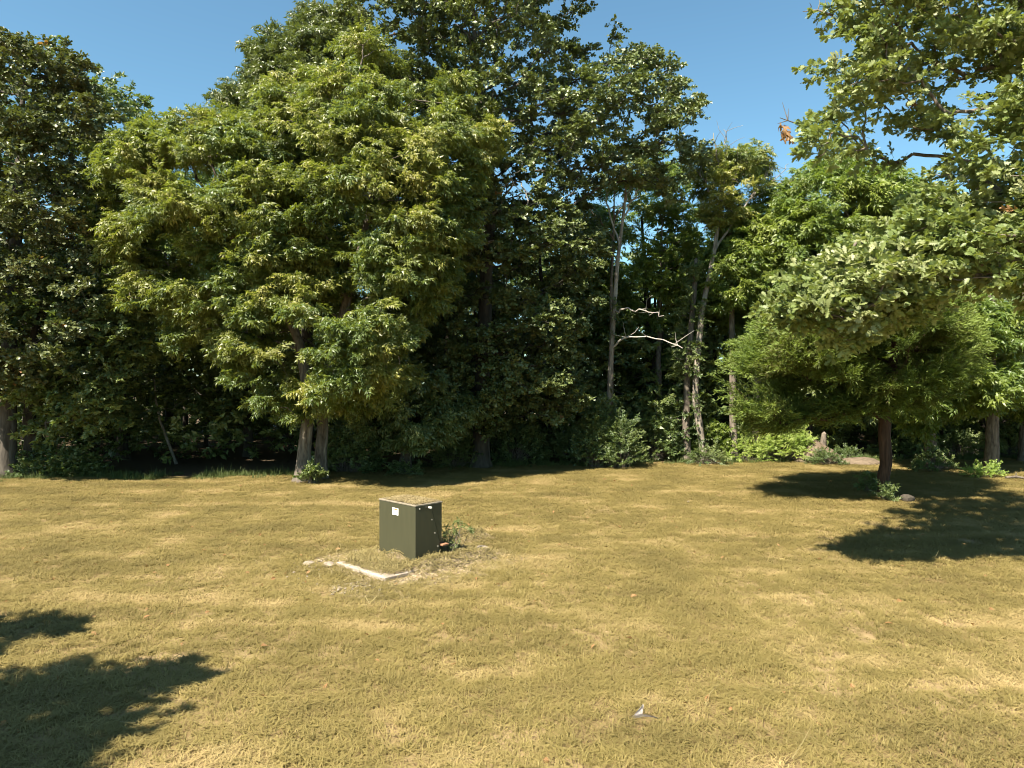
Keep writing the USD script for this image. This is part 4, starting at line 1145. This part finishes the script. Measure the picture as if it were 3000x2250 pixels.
# far wood: one mass of leaves behind everything, with its trunks
rng = R_(900)
n = 8500
yy = rng.uniform(33, 47, n); xx = rng.uniform(-.95, .95, n) * yy
top = 8.5 + 4.0 * meshkit.fbm(np.stack([xx * .16, yy * .1, 0 * xx], -1), 3, 31)
zz = .2 + top * rng.random(n) ** 1.1
q = Rotation.from_euler('xyz', np.stack([rng.normal(0, .5, n), rng.normal(0, .5, n), rng.uniform(0, 6.283, n)], 1)).as_quat()
far = thing('far_wood', 'dim leafy mass of the far wood behind all the trees', 'woodland'); tag(far.GetPrim(), kind='stuff')
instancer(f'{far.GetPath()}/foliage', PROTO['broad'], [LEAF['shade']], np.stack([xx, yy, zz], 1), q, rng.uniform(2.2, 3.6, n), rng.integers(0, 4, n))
mb = MB()
for k in range(110):
    y = rng.uniform(27, 46); x = rng.uniform(-.9, .9) * y; h = rng.uniform(6, 9)
    mb.tube([[x, y, -.1], [x + rng.normal(0, .2), y, h * .5], [x + rng.normal(0, .4), y, h]], [rng.uniform(.08, .2), .1, .05], 6)
part(far, 'trunks', mb.get(), BARK['dark'], True, kind='stuff')
n = 4200
xx = rng.uniform(-30, 32, n); yy = edge_depth(xx) + 1.5 + rng.uniform(0, 1, n) ** .8 * 9
hh = 1.2 + 3.4 * meshkit.fbm(np.stack([xx * .35, yy * .3, 0 * xx], -1), 3, 41) * np.clip((yy - edge_depth(xx)) / 4, .45, 1.3)
zz = .1 + hh * rng.random(n) ** .8
q = Rotation.from_euler('xyz', np.stack([rng.normal(0, .4, n), rng.normal(0, .4, n), rng.uniform(0, 6.283, n)], 1)).as_quat()
und = thing('undergrowth', 'dense dark undergrowth filling the wood behind the first trunks', 'undergrowth'); tag(und.GetPrim(), kind='stuff')
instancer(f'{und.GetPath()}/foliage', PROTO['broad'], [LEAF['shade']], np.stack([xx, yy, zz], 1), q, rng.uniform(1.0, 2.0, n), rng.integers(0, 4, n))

# ------------------------------------------------------------------ shrubs, saplings and weeds on the edge
SH = [(300, 1330, 2.2, 2.0, 2.6, 'shade', 'oak_near', 'tall dim shrub with big drooping leaves beside the left oak trunks', .9),
      (140, 1398, 2.6, 1.4, .8, 'shade', 'broad', 'low dark shrub at the foot of the left oak', .8),
      (1010, 1388, 2.0, 1.2, 1.3, 'shade', 'broad', 'leafy shrub just right behind the ash pair', .8),
      (1330, 1374, 1.6, 1.2, 1.2, 'shade', 'small', 'shrub at the left foot of the middle oak', 1.0),
      (1500, 1362, 2.4, 1.2, 1.5, 'shade', 'broad', 'shrub right of the middle oak trunk under its lowest limb', .8),
      (1680, 1356, 2.4, 1.4, 1.2, 'shade', 'small', 'dark low shrub left of the dead trunks', 1.1),
      (1752, 1374, 1.3, .8, 2.3, 'shade', 'broad', 'tall leafy sapling growth hiding the foot of the bare dead trunk', .8),
      (1822, 1376, 1.3, .8, 1.6, 'shade', 'small', 'small leaved bushy growth right of the foot of the bare dead trunk', 1.1),
      (1900, 1352, 2.8, 1.6, 2.0, 'shade', 'broad', 'leafy shrub right of the dead trunks under the white limbs', .8),
      (2080, 1350, 2.0, 1.4, 1.6, 'green', 'broad', 'brighter shrub at the foot of the creeper trunk', .7),
      (2180, 1352, 1.6, 1.0, .8, 'bush', 'small', 'low light green weeds left of the round bush', 1.0),
      (2680, 1346, 2.2, 1.2, 1.0, 'shade', 'broad', 'dark shrub behind the cedar trunk', .8),
      (2830, 1340, 3.0, 1.2, .9, 'shade', 'small', 'low dark growth between the two right trunks', 1.1),
      (2980, 1338, 2.4, 1.2, 1.1, 'shade', 'broad', 'dark low growth behind the right edge trunk', .8)]
for k, (px, py, w_, dp, h, lf, sp, lab_, sz) in enumerate(SH):
    b = ground_at(px, py) + np.array([0, .4, 0])
    plant('shrub', lab_, 'shrub', b, heap(b, w_, dp, h, int(28 + 16 * w_ * h), R_(600 + k)), lf, sp, 650 + k, n_spray=6, rad=.32, size=sz)
b = ground_at(2302, 1352)
plant('round_bush', 'pale bright green rounded bush in the sun at the left of the earth mound', 'bush', b + [0, .3, 0], heap(b + [0, .3, 0], 2.3, 1.6, 1.45, 260, R_(31)), 'bush', 'small', 32, n_spray=6, rad=.22, size=.8)
for k, (px, py, w_, h, lf, sp, sz, lab_) in enumerate([
        (915, 1420, .75, .55, 'shade', 'broad', .6, 'dark leafy sprouts round the foot of the ash pair'),
        (1185, 1392, .9, .35, 'shade', 'small', .9, 'low sprouts at the foot of the small shaded tree'),
        (2545, 1440, .6, .5, 'shade', 'broad', .5, 'leafy shoots left of the cedar trunk'),
        (2600, 1466, .5, .3, 'shade', 'small', .8, 'small shoots at the foot of the cedar'),
        (2735, 1382, 1.3, .75, 'shade', 'broad', .6, 'brushy sprouts round the foot of the leaning right trunk'),
        (2880, 1398, 1.2, .38, 'bush', 'small', .8, 'light weeds round the foot of the mottled trunk'),
        (2480, 1352, .8, .55, 'shade', 'small', .9, 'green weeds on the right flank of the earth mound'),
        (2425, 1362, 1.1, .5, 'shade', 'small', .9, 'dark weeds in front of the earth mound beside the bush'),
        (1730, 1362, 1.6, .7, 'shade', 'small', .9, 'dark weeds round the foot of the bare dead trunk'),
        (2070, 1360, 1.4, .6, 'shade', 'small', .9, 'weeds round the foot of the tall leaning dead tree')]):
    b = ground_at(px, py)
    plant('weed_clump', lab_, 'weeds', b, heap(b, w_, w_ * .7, h, int(10 + 30 * w_), R_(700 + k)), lf, sp, 720 + k, n_spray=3, rad=.13, size=sz, stem_r=.004)
# the weed behind the cabinet
b = np.array([*(BOX0 + U2 * (BOX_D + .17) + U1 * .05), 0.0])
rng = R_(41)
hs = np.linspace(.12, .62, 17)
cl = np.stack([b[0] + .04 + rng.normal(0, .085, 17), b[1] + rng.normal(0, .07, 17), hs], 1)
cl = np.vstack([cl, np.stack([b[0] + .24 + rng.normal(0, .08, 7), b[1] + .1 + rng.normal(0, .08, 7), rng.uniform(.35, .6, 7)], 1)])
plant('tall_weed', 'tall dark leafy weed growing against the right rear of the green cabinet', 'weed', b, cl, 'shade', 'small', 42, n_spray=3, rad=.07, size=.42, stem_r=.004)
# pale sapling in the hollow
b = ground_at(466, 1372) + np.array([0, 1.2, 0]); d = b[1]
dead_tree('sapling', 'slim pale sapling stem standing alone in the dark hollow', b, [b, P(468, 1230, d), P(456, 1170, d), P(452, 1110, d)], [.05, .045, .04, .02], [([P(452, 1120, d), P(420, 1095, d), P(400, 1096, d)], .012), ([P(466, 1200, d), P(520, 1190, d), P(570, 1150, d), P(600, 1160, d)], .012)], 204, 'pale')

# earth mound with a stump of roots
b = ground_at(2445, 1362); b = b + np.array([0, 1.1, 0])
g = trimesh.creation.icosphere(4, 1.0); v = g.vertices * np.array([.95, .8, .85]); v[:, :2] *= (1 - .55 * np.clip(v[:, 2:] / .85, 0, 1))
v[:, 0] += .35 * np.clip(-v[:, 2], -1, 1)
v = v * (1 + .5 * (meshkit.fbm(v * 2.2, 4, 17) - .5))[:, None]; v[:, 2] = np.maximum(v[:, 2], -.1)
EARTH = plain('dry_earth', (0.12, 0.092, 0.064), 0.95, 0.1, .35, 12, .9)
top_mesh('earth_mound', (v + b, g.faces), EARTH, 'heap of brown earth beside the pale green bush', 'earth mound', True)
b2 = ground_at(2540, 1362) + np.array([0, .5, 0])
v = trimesh.creation.icosphere(3, 1.0).vertices * np.array([.8, .6, .2]); f_ = trimesh.creation.icosphere(3, 1.0).faces
v = v * (1 + .6 * (meshkit.fbm(v * 2.6, 4, 27) - .5))[:, None]
top_mesh('earth_mound', (v + b2, f_), EARTH, 'low spill of brown earth and roots right of the taller heap', 'earth mound', True)
st = thing('stump', 'grey broken stump standing on top of the earth heap', 'tree stump', P(2412, 1300, b[1]))
o = P(2412, 1300, b[1])
part(st, 'trunk', trunk_mesh(np.array([o + [0, 0, -.5], o + [0, 0, 0], o + [.03, 0, .38]]), [.12, .11, .08], 12, 5, 1.2, 14), BARK['grey'], True, o)
# block beside the cedar, fallen branch on the right
o = ground_at(2660, 1470)
top_mesh('rock', stone(R_(51), .17, o + np.array([0, 0, .07]), .7), plain('dark_rock', (.05, .042, .032), .9, .2, .3, 12, .5), 'small dark rock in the shade right of the cedar trunk', 'rock', 30)
o = ground_at(2945, 1405); mb = MB()
mb.tube([o + [0, 0, .06], o + [.25, -.1, .1], o + [.6, -.25, .05]], [.03, .04, .02], 7); mb.tube([o + [.25, -.1, .1], o + [.4, .1, .2]], [.02, .01], 5)
fb = top_mesh('fallen_branch', mb.get(), BARK['grey'], 'short fallen branch lying right of the mottled trunk', 'branch', True)

# ------------------------------------------------------------------ trees beside and behind the camera whose shade reaches into the picture
b = np.array([-10.6, 0.6, 0]); rng = R_(61)
def blob(c, r, n):
    o_ = rng.normal(0, 1, (n, 3)); o_ /= np.linalg.norm(o_, axis=1, keepdims=True)
    return np.array(c) + o_ * np.array(r) * rng.random((n, 1)) ** .4


def above(px, py, z):
    """The point z metres up whose shadow falls on the lawn at that pixel."""
    g_ = ground_at(px, py)
    return g_ + np.array([SUN_H[0], SUN_H[1], 0]) * z / math.tan(SUN_EL) + np.array([0, 0, z])


SHADE_BLOBS = [(above(80, 1845, 5.0), (.6, .22, .2), 11), (above(-80, 1885, 5.2), (.5, .2, .2), 9), (above(-210, 1935, 5.3), (.55, .3, .3), 12), (above(-400, 1900, 5.6), (.7, .7, .5), 16),
               (above(420, 1985, 5.2), (.55, .16, .2), 10), (above(250, 2015, 5.3), (.6, .22, .25), 14), (above(30, 2050, 5.6), (.7, .22, .3), 16), (above(-150, 2085, 5.8), (.6, .28, .35), 14), (above(-370, 2100, 6.2), (1.0, .8, .7), 30),
               (above(90, 1990, 5.2), (.15, .1, .1), 2), (above(230, 2140, 6.0), (.3, .12, .2), 4), (above(30, 2150, 6.3), (.6, .18, .3), 10), (above(-150, 2190, 6.3), (.5, .2, .3), 9), (above(130, 2245, 6.3), (.6, .2, .3), 12), (above(-140, 2290, 6.4), (.5, .25, .3), 10), (above(-230, 2400, 6.6), (.9, .7, .6), 26), (above(-470, 2280, 7.0), (1.2, 1.2, 1.0), 44)]
cl = np.vstack([blob(c, r, n) for c, r, n in SHADE_BLOBS])
build_tree('oak_tree', 'oak standing left of the viewpoint whose shade falls on the lower left lawn', 'tree', b, [b, b + [.1, .2, 3], b + [.3, .5, 6], b + [.4, .6, 9]], [.3, .25, .18, .06], cl, 'oak_left', 'oak_dark', 'grey', 119, n_spray=7, rad=.36)
print('sprays', TOTAL[0])
